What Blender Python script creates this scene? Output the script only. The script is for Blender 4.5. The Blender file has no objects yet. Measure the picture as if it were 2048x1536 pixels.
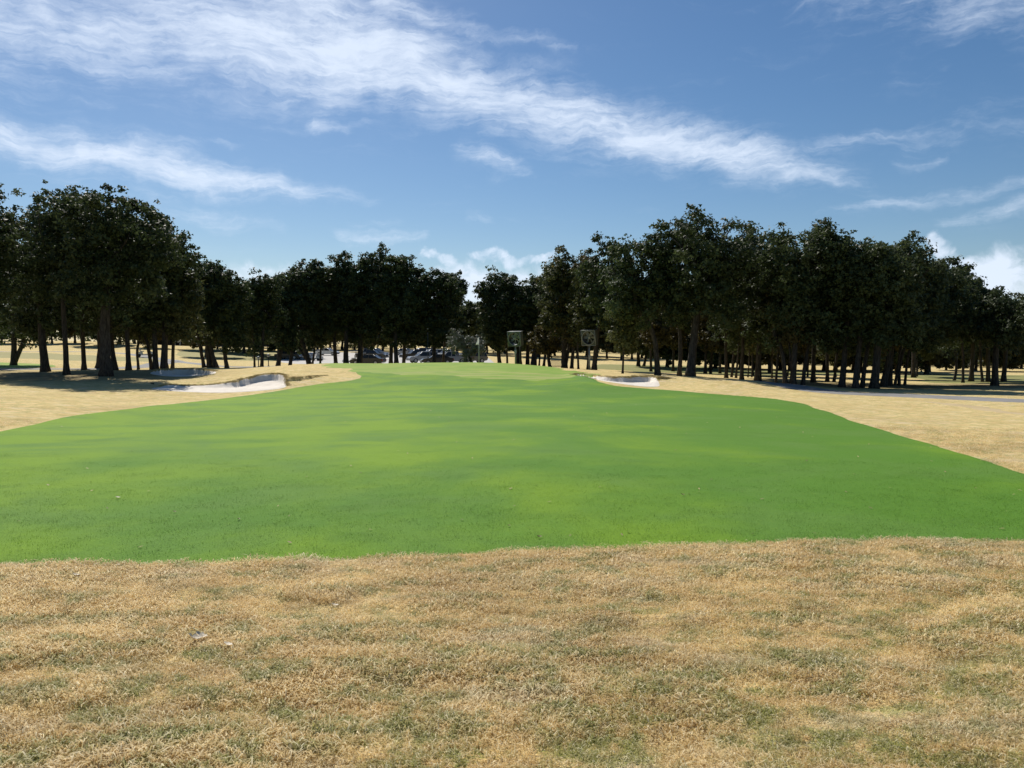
import bpy, bmesh, math, random
import numpy as np
from mathutils import Vector, Matrix, Euler

# ------------------------------------------------------------------ scene, camera, light
S = bpy.context.scene
COL = S.collection
F = 1547.0                 # focal length in photo pixels (photo is 2048 wide)
EYE = 1.6
PITCH = math.atan(76 / F)
cam_d = bpy.data.cameras.new('camera')
cam_d.sensor_width = 36.0
cam_d.lens = 36.0 * F / 2048
cam_d.clip_start = 0.05
cam_d.clip_end = 6000
cam = bpy.data.objects.new('camera', cam_d)
cam.location = (0, 0, EYE)
cam.rotation_euler = (math.pi / 2 - PITCH, 0, 0)
COL.objects.link(cam)
S.camera = cam
S.view_settings.view_transform = 'Standard'
S.view_settings.look = 'None'
S.view_settings.gamma = 1
S.view_settings.use_curve_mapping = False
S.view_settings.exposure = 0.42

SUN_AZ = -24.0             # degrees from +Y towards +X
SUN_EL = 45.0
sd_ = bpy.data.lights.new('sun', 'SUN')
sd_.energy = 4.2
sd_.angle = math.radians(0.53)
sd_.color = (1.0, 0.94, 0.85)
sun = bpy.data.objects.new('sun', sd_)
az, el = math.radians(SUN_AZ), math.radians(SUN_EL)
sdir = Vector((math.sin(az) * math.cos(el), math.cos(az) * math.cos(el), math.sin(el)))
sun.rotation_euler = sdir.to_track_quat('Z', 'Y').to_euler()
COL.objects.link(sun)

CP, SP = math.cos(PITCH), math.sin(PITCH)
def pdir(px, py):
    a, b = (px - 1024) / F, (768 - py) / F
    return np.array([a, b * SP + CP, b * CP - SP])
def at(px, py, D):
    d = pdir(px, py); t = D / d[1]
    return Vector((d[0] * t, D, EYE + d[2] * t))
def xat(px, D): return (px - 1024) / F * D      # close enough to the horizon row

# ---- world: Nishita sky with procedural cirrus laid out by compass bearing and elevation
W = bpy.data.worlds.new('World'); S.world = W; W.use_nodes = True
NT = W.node_tree; NT.nodes.clear()
def nd(t, **k):
    n = NT.nodes.new(t)
    for a, b in k.items(): setattr(n, a, b)
    return n
def lk(a, b): NT.links.new(a, b)
def setin(s, v):
    if hasattr(v, 'is_output'): lk(v, s)
    elif v is not None: s.default_value = v
def M(op, a, b=None, c=None, clamp=False):
    n = nd('ShaderNodeMath', operation=op, use_clamp=clamp)
    setin(n.inputs[0], a); setin(n.inputs[1], b); setin(n.inputs[2], c)
    return n.outputs[0]
def V(op, a, b=None, scale=None):
    n = nd('ShaderNodeVectorMath', operation=op)
    setin(n.inputs[0], a); setin(n.inputs[1], b)
    if scale is not None: setin(n.inputs['Scale'], scale)
    return n.outputs['Value'] if op in ('LENGTH', 'DOT_PRODUCT') else n.outputs['Vector']
tc = nd('ShaderNodeTexCoord')
sep = nd('ShaderNodeSeparateXYZ'); lk(tc.outputs['Generated'], sep.inputs[0])
AZ = M('MULTIPLY', M('ARCTAN2', sep.outputs[0], sep.outputs[1]), 57.2958)
EL = M('MULTIPLY', M('ARCSINE', M('MINIMUM', M('MAXIMUM', sep.outputs[2], -1.0), 1.0)), 57.2958)
cmb = nd('ShaderNodeCombineXYZ'); lk(AZ, cmb.inputs[0]); lk(EL, cmb.inputs[1])
P0 = cmb.outputs[0]
def azel(px, py):
    d = pdir(px, py); d = d / np.linalg.norm(d)
    return (math.degrees(math.atan2(d[0], d[1])), math.degrees(math.asin(d[2])))
def noise(vec, scale, detail=6, rough=0.55, dist=0.0):
    n = nd('ShaderNodeTexNoise'); n.noise_dimensions = '3D'
    setin(n.inputs['Vector'], vec); n.inputs['Scale'].default_value = scale
    n.inputs['Detail'].default_value = detail; n.inputs['Roughness'].default_value = rough
    n.inputs['Distortion'].default_value = dist
    return n
# warp
nw = noise(P0, 0.16, 5, 0.6)
wv = V('SCALE', V('SUBTRACT', nw.outputs['Color'], (0.5, 0.5, 0.5)), scale=3.6)
PW = V('MULTIPLY', V('ADD', P0, wv), (1, 1, 0))
# fibres run along a rotated axis
def fibres(rot, sx, sy, scale, detail, dist):
    m = nd('ShaderNodeMapping'); lk(V('ADD', P0, V('SCALE', wv, scale=0.8)), m.inputs['Vector'])
    m.inputs['Rotation'].default_value = (0, 0, math.radians(rot)); m.inputs['Scale'].default_value = (sx, sy, 1)
    return noise(m.outputs[0], scale, detail, 0.6, dist).outputs[0]
def remap(x, a, b, c=0.0, d=1.0, smooth=True):
    n = nd('ShaderNodeMapRange'); n.interpolation_type = 'SMOOTHSTEP' if smooth else 'LINEAR'
    setin(n.inputs[0], x)
    for i, v in zip((1, 2, 3, 4), (a, b, c, d)): n.inputs[i].default_value = v
    return n.outputs[0]
f1 = fibres(17, 0.35, 1.5, 0.45, 9, 0.5)
f2 = fibres(-38, 0.6, 1.5, 0.7, 8, 0.8)
f3 = noise(PW, 0.6, 7, 0.45).outputs[0]
f4 = fibres(24, 0.28, 1.9, 1.3, 8, 0.6)
PXD = 26.6                                    # photo pixels per degree
def band(pts, sharp=2.0):
    """soft band through (px, py, half width px, strength)"""
    tot = None
    for (x0, y0, w0, s0), (x1, y1, w1, s1) in zip(pts, pts[1:]):
        a, b = azel(x0, y0), azel(x1, y1)
        ba = (b[0] - a[0], b[1] - a[1], 0); L2 = ba[0] ** 2 + ba[1] ** 2 + 1e-6
        pa = V('SUBTRACT', PW, (a[0], a[1], 0))
        h = M('MULTIPLY', V('DOT_PRODUCT', pa, ba), 1 / L2, clamp=True)
        d = V('LENGTH', V('SUBTRACT', pa, V('SCALE', ba, scale=h)))
        w = M('MULTIPLY_ADD', h, (w1 - w0) / PXD, w0 / PXD)
        q = M('DIVIDE', d, w)
        g = M('POWER', 2.718, M('MULTIPLY', M('POWER', q, sharp), -1.0))
        g = M('MULTIPLY', g, M('MULTIPLY_ADD', h, s1 - s0, s0))
        tot = g if tot is None else M('MAXIMUM', tot, g)
    return tot
cirrus = band([(-900, -60, 110, .6), (-100, 10, 110, .75), (300, 45, 110, .8), (640, 80, 120, 1.05), (800, 120, 95, 1.0), (1000, 195, 75, .9),
               (1300, 265, 55, .95), (1500, 320, 42, .9), (1690, 362, 30, .6), (1790, 385, 14, .25)])
for b in ([(560, -60, 60, 1.0), (720, 90, 75, 1.05)],
          [(780, 0, 40, .7), (950, 60, 22, .6), (1140, 100, 12, .3)],
          [(-300, 240, 50, .8), (0, 262, 40, .85), (200, 312, 50, .9), (420, 345, 42, .9), (600, 385, 30, .7), (740, 408, 16, .4)],
          [(200, 285, 14, .5), (500, 275, 8, .3)],
          [(625, 240, 16, .75), (680, 256, 16, .6), (760, 238, 5, .3)],
          [(920, 305, 24, .65), (990, 325, 28, .7), (1050, 342, 16, .5)],
          [(970, 270, 25, .5), (1100, 240, 40, .6)],
          [(1580, 320, 20, .45), (1740, 272, 20, .5), (2048, 225, 40, .28)],
          [(1800, 318, 12, .35), (1890, 300, 10, .45)],
          [(1640, 440, 10, .4), (1740, 412, 14, .6), (1900, 392, 16, .55), (2100, 360, 16, .35)],
          [(1870, 446, 12, .5), (2060, 418, 20, .65), (2400, 380, 20, .5)],
          [(300, 405, 22, .5), (430, 425, 26, .6), (560, 460, 14, .3)],
          [(680, 478, 16, .6), (840, 484, 14, .55)],
          [(700, 452, 10, .3), (790, 458, 10, .35)],
          [(935, 440, 14, .4), (975, 440, 14, .4)],
          [(1640, -10, 55, .4), (2048, 10, 60, .6), (2500, 40, 60, .5)],
          [(1780, 155, 20, .25), (1900, 145, 16, .3)],
          [(60, 170, 26, .25), (230, 215, 16, .3)]):
    cirrus = M('MAXIMUM', cirrus, band(b))
low = band([(-400, 560, 50, .8), (380, 545, 30, .7), (640, 556, 22, .8)], 3.0)
for b in ([(845, 512, 12, .75), (900, 528, 16, .8), (930, 590, 40, .95)],
          [(950, 520, 12, .5), (1000, 520, 14, .8), (1040, 535, 12, .7), (1120, 512, 10, .6)],
          [(900, 580, 46, .95), (1110, 600, 60, .95)],
          [(1850, 482, 12, .6), (1920, 545, 34, .85), (1990, 560, 52, 1.05), (2300, 560, 55, 1.0)]):
    low = M('MAXIMUM', low, band(b, 3.0))
# background veil everywhere, so the sky carries on outside the frame
gen = M('MULTIPLY', remap(f1, 0.5, 0.8), 0.22)
fib = M('ADD', M('MULTIPLY', f1, 0.5), M('ADD', M('MULTIPLY', f4, 0.38), M('MULTIPLY', f3, 0.2)))
c1 = M('MULTIPLY', M('ADD', cirrus, M('MULTIPLY', M('SUBTRACT', fib, 0.53), 2.9)), M('MULTIPLY', M('POWER', cirrus, 0.5), 1.0, clamp=True))
c1 = M('MAXIMUM', c1, gen)
f5 = noise(V('ADD', P0, V('SCALE', wv, scale=0.4)), 0.55, 9, 0.6, 0.4).outputs[0]
c2 = M('MULTIPLY', M('ADD', low, M('MULTIPLY', M('SUBTRACT', f5, 0.52), 2.6)), M('POWER', low, 0.45))
dens = M('MAXIMUM', remap(c1, 0.0, 1.35, 0, 0.86), remap(c2, 0.1, 0.95, 0, 0.88))
up = remap(EL, 0.0, 2.0)
dens = M('MULTIPLY', dens, up)
sky = nd('ShaderNodeTexSky'); sky.sky_type = 'NISHITA'; sky.sun_disc = False
sky.sun_elevation = math.radians(SUN_EL); sky.sun_rotation = math.radians(SUN_AZ)
sky.altitude = 200; sky.air_density = 1.0; sky.dust_density = 0.4; sky.ozone_density = 3.0
hs = nd('ShaderNodeHueSaturation'); lk(sky.outputs[0], hs.inputs['Color'])
hs.inputs['Saturation'].default_value = 1.2; hs.inputs['Value'].default_value = 0.88
mx = nd('ShaderNodeMix', data_type='RGBA')
lk(dens, mx.inputs[0]); lk(hs.outputs[0], mx.inputs[6]); mx.inputs[7].default_value = (9.2, 10.3, 12.0, 1)
bg = nd('ShaderNodeBackground'); lk(mx.outputs[2], bg.inputs[0]); bg.inputs[1].default_value = 0.068
wo = nd('ShaderNodeOutputWorld'); lk(bg.outputs[0], wo.inputs[0])
W.cycles.sampling_method = 'MANUAL'; W.cycles.sample_map_resolution = 512

# ------------------------------------------------------------------ helpers
rng = np.random.default_rng(7)
random.seed(7)
class Mat:
    def __init__(s, name):
        s.m = bpy.data.materials.new(name); s.m.use_nodes = True; s.t = s.m.node_tree
        s.b = s.t.nodes['Principled BSDF']; s.o = s.t.nodes['Material Output']
    def n(s, t, **k):
        x = s.t.nodes.new(t)
        for a, b in k.items(): setattr(x, a, b)
        return x
    def l(s, a, b): s.t.links.new(a, b)
    def put(s, sock, v):
        if hasattr(v, 'is_output'): s.l(v, sock)
        elif v is not None: sock.default_value = v
    def math(s, op, a, b=None, c=None, clamp=False):
        x = s.n('ShaderNodeMath', operation=op, use_clamp=clamp)
        s.put(x.inputs[0], a); s.put(x.inputs[1], b); s.put(x.inputs[2], c)
        return x.outputs[0]
    def pos(s): return s.n('ShaderNodeNewGeometry').outputs['Position']
    def attr(s, name):
        return s.n('ShaderNodeAttribute', attribute_name=name).outputs['Fac']
    def mapv(s, v, scale=(1, 1, 1), rot=0):
        m = s.n('ShaderNodeMapping'); s.l(v, m.inputs[0]); m.inputs['Scale'].default_value = scale
        m.inputs['Rotation'].default_value = (0, 0, math.radians(rot)); return m.outputs[0]
    def noise(s, v, scale, detail=5, rough=0.55, dist=0.0):
        n = s.n('ShaderNodeTexNoise'); s.put(n.inputs['Vector'], v)
        n.inputs['Scale'].default_value = scale; n.inputs['Detail'].default_value = detail
        n.inputs['Roughness'].default_value = rough; n.inputs['Distortion'].default_value = dist
        return n.outputs[0]
    def remap(s, x, a, b, c=0.0, d=1.0):
        n = s.n('ShaderNodeMapRange', interpolation_type='SMOOTHSTEP'); s.put(n.inputs[0], x)
        for i, v in zip((1, 2, 3, 4), (a, b, c, d)): n.inputs[i].default_value = v
        return n.outputs[0]
    def mix(s, f, a, b, mode='MIX'):
        n = s.n('ShaderNodeMix', data_type='RGBA', blend_type=mode); s.put(n.inputs[0], f)
        for i, v in ((6, a), (7, b)):
            if hasattr(v, 'is_output'): s.l(v, n.inputs[i])
            else: n.inputs[i].default_value = tuple(v) + ((1,) if len(v) == 3 else ())
        return n.outputs[2]
    def base(s, c, rough=0.9, spec=0.2, metal=0.0):
        if hasattr(c, 'is_output'): s.l(c, s.b.inputs['Base Color'])
        else: s.b.inputs['Base Color'].default_value = tuple(c) + (1,)
        s.b.inputs['Roughness'].default_value = rough
        s.b.inputs['Specular IOR Level'].default_value = spec
        s.b.inputs['Metallic'].default_value = metal
    def bump(s, h, strength, dist):
        n = s.n('ShaderNodeBump'); n.inputs['Strength'].default_value = strength; n.inputs['Distance'].default_value = dist
        s.l(h, n.inputs['Height']); s.l(n.outputs[0], s.b.inputs['Normal']); return n

def simple(name, col, rough=0.7, spec=0.3, metal=0.0, var=0.12, scale=3.0):
    m = Mat(name)
    o = m.n('ShaderNodeTexCoord').outputs['Object']
    n = m.noise(o, scale, 4)
    c = m.mix(m.remap(n, .3, .7), [x * (1 - var) for x in col], [min(1, x * (1 + var)) for x in col])
    m.base(c, rough, spec, metal)
    return m.m

def tag(o, label=None, cat=None, group=None, kind=None):
    if label: o['label'] = label
    if cat: o['category'] = cat
    if group: o['group'] = group
    if kind: o['kind'] = kind
    return o
def empty(name, loc=(0, 0, 0), rz=0):
    o = bpy.data.objects.new(name, None); o.location = loc; o.rotation_euler = (0, 0, rz)
    o.empty_display_size = 0.3
    COL.objects.link(o); return o
def link(name, me, mat=None, parent=None):
    if mat is not None and not me.materials: me.materials.append(mat)
    o = bpy.data.objects.new(name, me); COL.objects.link(o)
    if parent: o.parent = parent
    return o
def np_mesh(name, verts, faces, attrs=None, smooth=False):
    me = bpy.data.meshes.new(name)
    nv, nf, k = len(verts), len(faces), faces.shape[1]
    me.vertices.add(nv); me.vertices.foreach_set('co', np.ascontiguousarray(verts, dtype=np.float32).ravel())
    me.loops.add(nf * k); me.loops.foreach_set('vertex_index', np.ascontiguousarray(faces, dtype=np.int32).ravel())
    me.polygons.add(nf)
    me.polygons.foreach_set('loop_start', np.arange(0, nf * k, k, dtype=np.int32))
    me.polygons.foreach_set('loop_total', np.full(nf, k, dtype=np.int32))
    if smooth: me.polygons.foreach_set('use_smooth', np.ones(nf, dtype=bool))
    for an, av in (attrs or {}).items():
        a = me.attributes.new(an, 'FLOAT', 'POINT'); a.data.foreach_set('value', np.ascontiguousarray(av, dtype=np.float32))
    me.update(calc_edges=True); me.validate(verbose=False)
    return me
class MB:
    """collects simple solids into one mesh"""
    def __init__(s): s.v = []; s.f = []; s.sm = []
    def add(s, vs, fs, smooth=False):
        o = len(s.v); s.v += [tuple(v) for v in vs]; s.f += [tuple(i + o for i in f) for f in fs]; s.sm += [smooth] * len(fs); return s
    def box(s, c, d, rot=None):
        vs = [Vector((x * d[0] / 2, y * d[1] / 2, z * d[2] / 2)) for x in (-1, 1) for y in (-1, 1) for z in (-1, 1)]
        if rot is not None: vs = [rot @ v for v in vs]
        vs = [v + Vector(c) for v in vs]
        return s.add(vs, [(0, 1, 3, 2), (4, 6, 7, 5), (0, 4, 5, 1), (2, 3, 7, 6), (0, 2, 6, 4), (1, 5, 7, 3)])
    def tube(s, pts, rad, n=8, cap=True):
        pts = [Vector(p) for p in pts]; rings = []
        if not hasattr(rad, '__len__'): rad = [rad] * len(pts)
        ref = None; vs = []; fs = []
        for i, p in enumerate(pts):
            d = (pts[min(i + 1, len(pts) - 1)] - pts[max(i - 1, 0)]).normalized()
            if ref is None: ref = Vector((1, 0, 0)) if abs(d.x) < 0.9 else Vector((0, 1, 0))
            a = (ref - d * ref.dot(d)).normalized(); b = d.cross(a); ref = a
            for k in range(n):
                t = 2 * math.pi * k / n
                vs.append(p + (a * math.cos(t) + b * math.sin(t)) * rad[i])
        for i in range(len(pts) - 1):
            for k in range(n):
                k2 = (k + 1) % n
                fs.append((i * n + k, i * n + k2, (i + 1) * n + k2, (i + 1) * n + k))
        s.add(vs, fs, True)
        if cap:
            o = len(s.v) - len(vs)
            s.f.append(tuple(o + k for k in reversed(range(n)))); s.f.append(tuple(o + (len(pts) - 1) * n + k for k in range(n))); s.sm += [False, False]
        return s
    def prism(s, poly, y0, y1, inset=None):
        """poly of (x, z) extruded in y; inset shrinks nothing, kept simple"""
        n = len(poly)
        vs = [(p[0], y0, p[1]) for p in poly] + [(p[0], y1, p[1]) for p in poly]
        fs = [tuple(range(n)), tuple(reversed(range(n, 2 * n)))] + [(i, n + i, n + (i + 1) % n, (i + 1) % n) for i in range(n)]
        return s.add(vs, fs)
    def mesh(s, name, bevel=0.0):
        me = bpy.data.meshes.new(name); me.from_pydata(s.v, [], s.f)
        me.polygons.foreach_set('use_smooth', s.sm)
        if bevel:
            bm = bmesh.new(); bm.from_mesh(me)
            bmesh.ops.recalc_face_normals(bm, faces=bm.faces)
            bmesh.ops.bevel(bm, geom=list(bm.edges), offset=bevel, segments=2, affect='EDGES', clamp_overlap=True)
            bm.to_mesh(me); bm.free()
        me.update(); return me
    def build(s, name, mat, parent=None, bevel=0.0): return link(name, s.mesh(name, bevel), mat, parent)
def copy_tree(o, parent=None):
    c = o.copy(); COL.objects.link(c)
    c.parent = parent
    for ch in KIDS.get(o.name, []) or [x for x in o.children]: copy_tree(ch, c)
    return c
KIDS = {}

# ------------------------------------------------------------------ terrain height
cps = []
for D, z in ((-8, 0.03), (0, 0), (3, 0), (6, 0)):
    for u in (-1.0, -.5, 0, .5, 1.0): cps.append((u * (D + 12), D, z))
def col(px, *rows):
    for D, py in rows:
        z = py if abs(py) < 20 else at(px, py, D).z
        cps.append((xat(px, D), D, z))
col(-700, (25, -.1), (42, -.4), (60, -.1), (110, 1.0), (180, 3.0), (300, 4.0), (700, 5.0))
col(0, (15, 865), (25, 800), (35, 778), (42, 767), (50, 752), (60, 738), (80, 722), (110, 708), (150, 693), (180, 682), (300, 3.4), (700, 5.0))
col(210, (20, 838), (30, 800), (48, 753), (60, 740), (80, 724), (120, 708), (180, 684))
col(360, (32, 800), (38.5, 785), (44.5, 765), (48.5, 758), (51, 754), (58, 739), (80, 727), (120, 715), (190, 691.5), (300, 2.8))
col(470, (32, 800), (39, 785), (44, 763), (52, 747), (60, 741), (75, 737), (95, 728), (120, 720), (190, 1.4))
col(560, (34, 796), (41, 777), (45.5, 750), (52, 741), (60, 735.5), (64, 733), (80, -.75), (105, -.8), (150, -.3), (200, 1.0), (400, 3.0))
col(640, (30, 801), (44, 763), (50, 746), (60, 732), (68, 727), (78, -.45), (95, -.85), (137, -.95), (180, 0.2))
col(760, (30, 801), (43, 767), (50, 748), (58, 734.5), (68, 727), (76, -.25), (95, -.95), (137, -.95), (180, 0.0))
col(1024, (12, -.05), (20, -.22), (28, -.42), (35, -.58), (43, -.5), (50, 748), (58, 735), (68, 727.5), (76, -.25), (95, -.95), (137, -1.0), (200, -.2), (300, .5), (700, 2))
col(1100, (43, 768), (50, 751), (60, 739), (68, 734), (78, -.75), (95, -1.0), (150, 716))
col(1190, (30, 803), (42, 765), (46.5, 755), (58, 744.5), (64, 741), (72, 741), (100, 731), (150, 722), (300, -.2))
col(1300, (34, 794), (42, 774.5), (46, 756), (50, 750), (57, 749), (70, 744), (100, 733), (150, 723), (220, -1.0))
col(1400, (40, 778), (46, 759), (50, 754), (56, -.65), (75, 748), (110, 736))
col(1500, (38, 785), (44, 769), (48, 761), (55, -1.0), (65, 757), (90, 748), (300, -1.2))
col(1600, (28, 806), (38, 788), (46, 776), (52, 770), (60, 764), (85, 751), (115, 741.5), (180, -2.0), (700, -1))
col(1750, (18, 855), (28, 818), (38, 794), (46, 782), (54, 774), (75, 759), (110, 744.5))
col(2048, (10, 948), (20, 853), (35, 803), (45, 783), (55, 770), (80, 756), (110, 747), (200, -2.2), (700, -1))
col(2700, (20, -.35), (35, -.9), (55, -1.2), (110, -2.2))
CPA = np.array(cps)
def warp(x, y): 
    d = np.maximum(y + 12, 2.0)
    return x / d * 3.2, np.log(d) * 3.0
cu, cv = warp(CPA[:, 0], CPA[:, 1])
def kern(r2): return np.where(r2 > 0, 0.5 * r2 * np.log(r2 + 1e-12), 0)
n_ = len(cps)
K = kern((cu[:, None] - cu) ** 2 + (cv[:, None] - cv) ** 2) + np.eye(n_) * 0.002
Pm = np.stack([np.ones(n_), cu, cv], 1)
A = np.block([[K, Pm], [Pm.T, np.zeros((3, 3))]])
wts = np.linalg.solve(A, np.concatenate([CPA[:, 2], np.zeros(3)]))
def base_h(x, y):
    x = np.atleast_1d(np.asarray(x, float)); y = np.atleast_1d(np.asarray(y, float))
    out = np.empty(x.size); xf, yf = x.ravel(), y.ravel()
    for i in range(0, xf.size, 40000):
        u, v = warp(xf[i:i + 40000], yf[i:i + 40000])
        out[i:i + 40000] = kern((u[:, None] - cu) ** 2 + (v[:, None] - cv) ** 2) @ wts[:n_] + wts[n_] + wts[n_ + 1] * u + wts[n_ + 2] * v
    return out.reshape(x.shape)
def hit(px, py, dmin=2.0, dmax=75.0):
    d = pdir(px, py)
    ys = np.exp(np.linspace(math.log(dmin), math.log(dmax), 1500)); xs = d[0] / d[1] * ys
    zs = EYE + d[2] / d[1] * ys
    below = np.nonzero(zs < base_h(xs, ys))[0]
    i = below[0] if len(below) else len(ys) - 1
    return (xs[i], ys[i])

def smooth_closed(pts, n=6):
    P = np.array(pts, float); N = len(P); out = []
    for i in range(N):
        p0, p1, p2, p3 = P[i - 1], P[i], P[(i + 1) % N], P[(i + 2) % N]
        for t in np.linspace(0, 1, n, endpoint=False):
            out.append(.5 * (2 * p1 + (p2 - p0) * t + (2 * p0 - 5 * p1 + 4 * p2 - p3) * t * t + (3 * p1 - p0 - 3 * p2 + p3) * t ** 3))
    return np.array(out)
def smooth_open(pts, n=6):
    P = np.array(pts, float); P = np.vstack([2 * P[0] - P[1], P, 2 * P[-1] - P[-2]]); out = []
    for i in range(1, len(P) - 2):
        p0, p1, p2, p3 = P[i - 1:i + 3]
        for t in np.linspace(0, 1, n, endpoint=False):
            out.append(.5 * (2 * p1 + (p2 - p0) * t + (2 * p0 - 5 * p1 + 4 * p2 - p3) * t * t + (3 * p1 - p0 - 3 * p2 + p3) * t ** 3))
    out.append(P[-2]); return np.array(out)
def dist_line(x, y, P, closed):
    d = np.full(x.shape, 1e9); sgn = np.zeros(x.shape, bool)
    Q = list(range(len(P))) if closed else list(range(len(P) - 1))
    for i in Q:
        a, b = P[i], P[(i + 1) % len(P)]; e = b - a; L = e @ e + 1e-12
        t = np.clip(((x - a[0]) * e[0] + (y - a[1]) * e[1]) / L, 0, 1)
        d = np.minimum(d, (x - a[0] - t * e[0]) ** 2 + (y - a[1] - t * e[1]) ** 2)
        if closed:
            c = ((a[1] > y) != (b[1] > y)) & (x < e[0] * (y - a[1]) / (e[1] if abs(e[1]) > 1e-12 else 1e-12) + a[0])
            sgn ^= c
    d = np.sqrt(d)
    return np.where(sgn, d, -d) if closed else d
def sd_poly(P): return lambda x, y: dist_line(x, y, P, True)
def sd_path(P, w): return lambda x, y: w / 2 - dist_line(x, y, P, False)

# bunkers: (px, D) outlines
def pd(l): return [(xat(p, d), d) for p, d in l]
BA = smooth_closed(pd([(302, 40.3), (340, 39.2), (430, 38.8), (500, 39.6), (566, 41.2), (571, 43.0), (566, 45.2), (535, 45.8), (500, 45.0), (465, 43.6), (420, 42.6), (370, 42.3), (335, 42.6), (318, 41.2)]))
BB = smooth_closed(pd([(300, 53.5), (340, 51.3), (400, 51.8), (432, 53.8), (415, 57.2), (370, 58.6), (325, 57.2)]))
BC = smooth_closed(pd([(1150, 49), (1200, 44.2), (1250, 42.4), (1312, 42.2), (1318, 44.0), (1305, 46.2), (1270, 46.3), (1240, 45.6), (1200, 46.6), (1160, 51)]))
RIDGE = np.array(pd([(570, 43.2), (600, 44.0), (625, 45.2), (652, 47.0)]))
RIDGE2 = np.array(pd([(1318, 45.2), (1330, 45.6), (1345, 46.2)]))
def vnoise(x, y, s, seed):
    r = np.random.default_rng(seed); T = r.random((64, 64))
    X, Y = x / s, y / s; ix, iy = np.floor(X).astype(int), np.floor(Y).astype(int)
    fx, fy = X - ix, Y - iy; fx = fx * fx * (3 - 2 * fx); fy = fy * fy * (3 - 2 * fy)
    g = lambda a, b: T[a % 64, b % 64]
    return (g(ix, iy) * (1 - fx) + g(ix + 1, iy) * fx) * (1 - fy) + (g(ix, iy + 1) * (1 - fx) + g(ix + 1, iy + 1) * fx) * fy - .5
def sst(a, b, x):
    t = np.clip((x - a) / (b - a), 0, 1); return t * t * (3 - 2 * t)
def H(x, y):
    x = np.atleast_1d(np.asarray(x, float)); y = np.atleast_1d(np.asarray(y, float))
    z = base_h(x, y)
    for P, dback, dfront, y0, y1 in ((BA, .33, .05, 40.8, 44.2), (BB, .42, .05, 52.5, 56), (BC, .30, .05, 43.4, 45.9)):
        m = (y > P[:, 1].min() - 3) & (y < P[:, 1].max() + 3) & (x > P[:, 0].min() - 3) & (x < P[:, 0].max() + 3)
        if m.any():
            xs, ys = x[m], y[m]; s = dist_line(xs, ys, P, True)
            s = s + vnoise(xs, ys, .5, 5) * .12
            back = sst(y0, y1, ys)
            if P is BA: back = np.maximum(back, sst(-11.9, -12.6, xs) * 0)
            dep = dfront + (dback - dfront) * back
            wid = 1.1 + (.26 - 1.1) * back
            d = dep * sst(-.02, 1, s / wid)
            lip = .09 * np.exp(-((s + .25) / .3) ** 2) * back * (s < .05)
            z[m] += -d + lip
    for R_, hgt, wd in ((RIDGE, .17, 1.6), (RIDGE2, .10, .8)):
        m = (np.abs(x - R_[:, 0].mean()) < 6) & (np.abs(y - R_[:, 1].mean()) < 6)
        if m.any():
            xs, ys = x[m], y[m]; d = dist_line(xs, ys, R_, False)
            yl = np.interp(xs, R_[:, 0], R_[:, 1]); side = ys - yl
            inn = sst(R_[0, 0] - .4, R_[0, 0] + .5, xs) * (1 - sst(R_[-1, 0] - .8, R_[-1, 0] + .1, xs))
            z[m] += inn * (hgt * sst(-.05, .16, side) * np.exp(-np.maximum(side, 0) / wd) - .06 * np.exp(-((side + .15) / .25) ** 2))
    z += vnoise(x, y, 3.1, 11) * .03 * sst(8, 30, y) + vnoise(x, y, 11, 12) * .10 * sst(25, 90, y) * (1 - .9 * np.exp(-((y - 66) / 9) ** 2 - (x / 12) ** 2))
    near_ = (1 - sst(6.5, 14, y)); rough_ = (y < 5.75 + .03 * x)
    z += (vnoise(x, y, .35, 13) * .022 + vnoise(x, y, .13, 14) * .012) * near_ * np.where(rough_, 1, .45)
    z += (vnoise(x + y * .1, y * 2.2, .55, 15) * .034 + vnoise(x, y * 1.8, .2, 16) * .024 + vnoise(x, y * 1.6, .09, 17) * .014) * (1 - sst(4.9, 5.6, y)) * rough_
    return z
def hz(x, y): return float(H([x], [y])[0])

# zones
near = [(-400, 1135), (0, 1130), (300, 1133), (420, 1130), (700, 1118), (1024, 1103), (1400, 1093), (1700, 1085), (2048, 1082), (2400, 1080)]
right = [(2600, 1030), (2300, 1010), (2048, 948), (1900, 902), (1750, 856), (1660, 826), (1600, 806), (1540, 797), (1440, 789), (1300, 778), (1215, 768)]
left = [(720, 757), (640, 768), (560, 781), (450, 796), (300, 813), (150, 832), (60, 851), (0, 866), (-200, 905), (-500, 960)]
FW = np.array([hit(*p) for p in near + right] + [(xat(1160, 50), 50), (xat(1120, 56), 56), (xat(740, 56), 56)] + [hit(*p) for p in left])
FWs = smooth_closed(FW, 5)
GR = smooth_closed(pd([(690, 54), (760, 50.5), (900, 48), (1024, 45.5), (1130, 46.5), (1190, 49), (1165, 56), (1100, 67), (1050, 72), (1000, 76), (850, 78), (720, 75), (655, 69), (640, 63), (660, 58)]))
PATHR = smooth_open([hit(2700, 822), hit(2300, 808), hit(2048, 802.5), hit(1900, 796), hit(1780, 790.5), (xat(1660, 42), 42), (xat(1590, 47), 47), (xat(1555, 50), 50)])
DIRT = smooth_open([hit(2500, 850), hit(2048, 828), hit(1950, 815), hit(1860, 805)])
PATHL1 = smooth_open([(xat(-400, 115), 115), (xat(0, 122), 122), (xat(120, 126), 126), (xat(200, 130), 130), (xat(262, 124), 124), (xat(330, 104), 104), (xat(356, 92), 92), (xat(430, 80), 80), (xat(520, 84), 84), (xat(640, 100), 100)])
PATHL2 = smooth_open([(xat(352, 93), 93), (xat(310, 75), 75), (xat(260, 66), 66), (xat(180, 62), 62), (xat(60, 60), 60), (xat(-100, 57), 57)])
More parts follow.
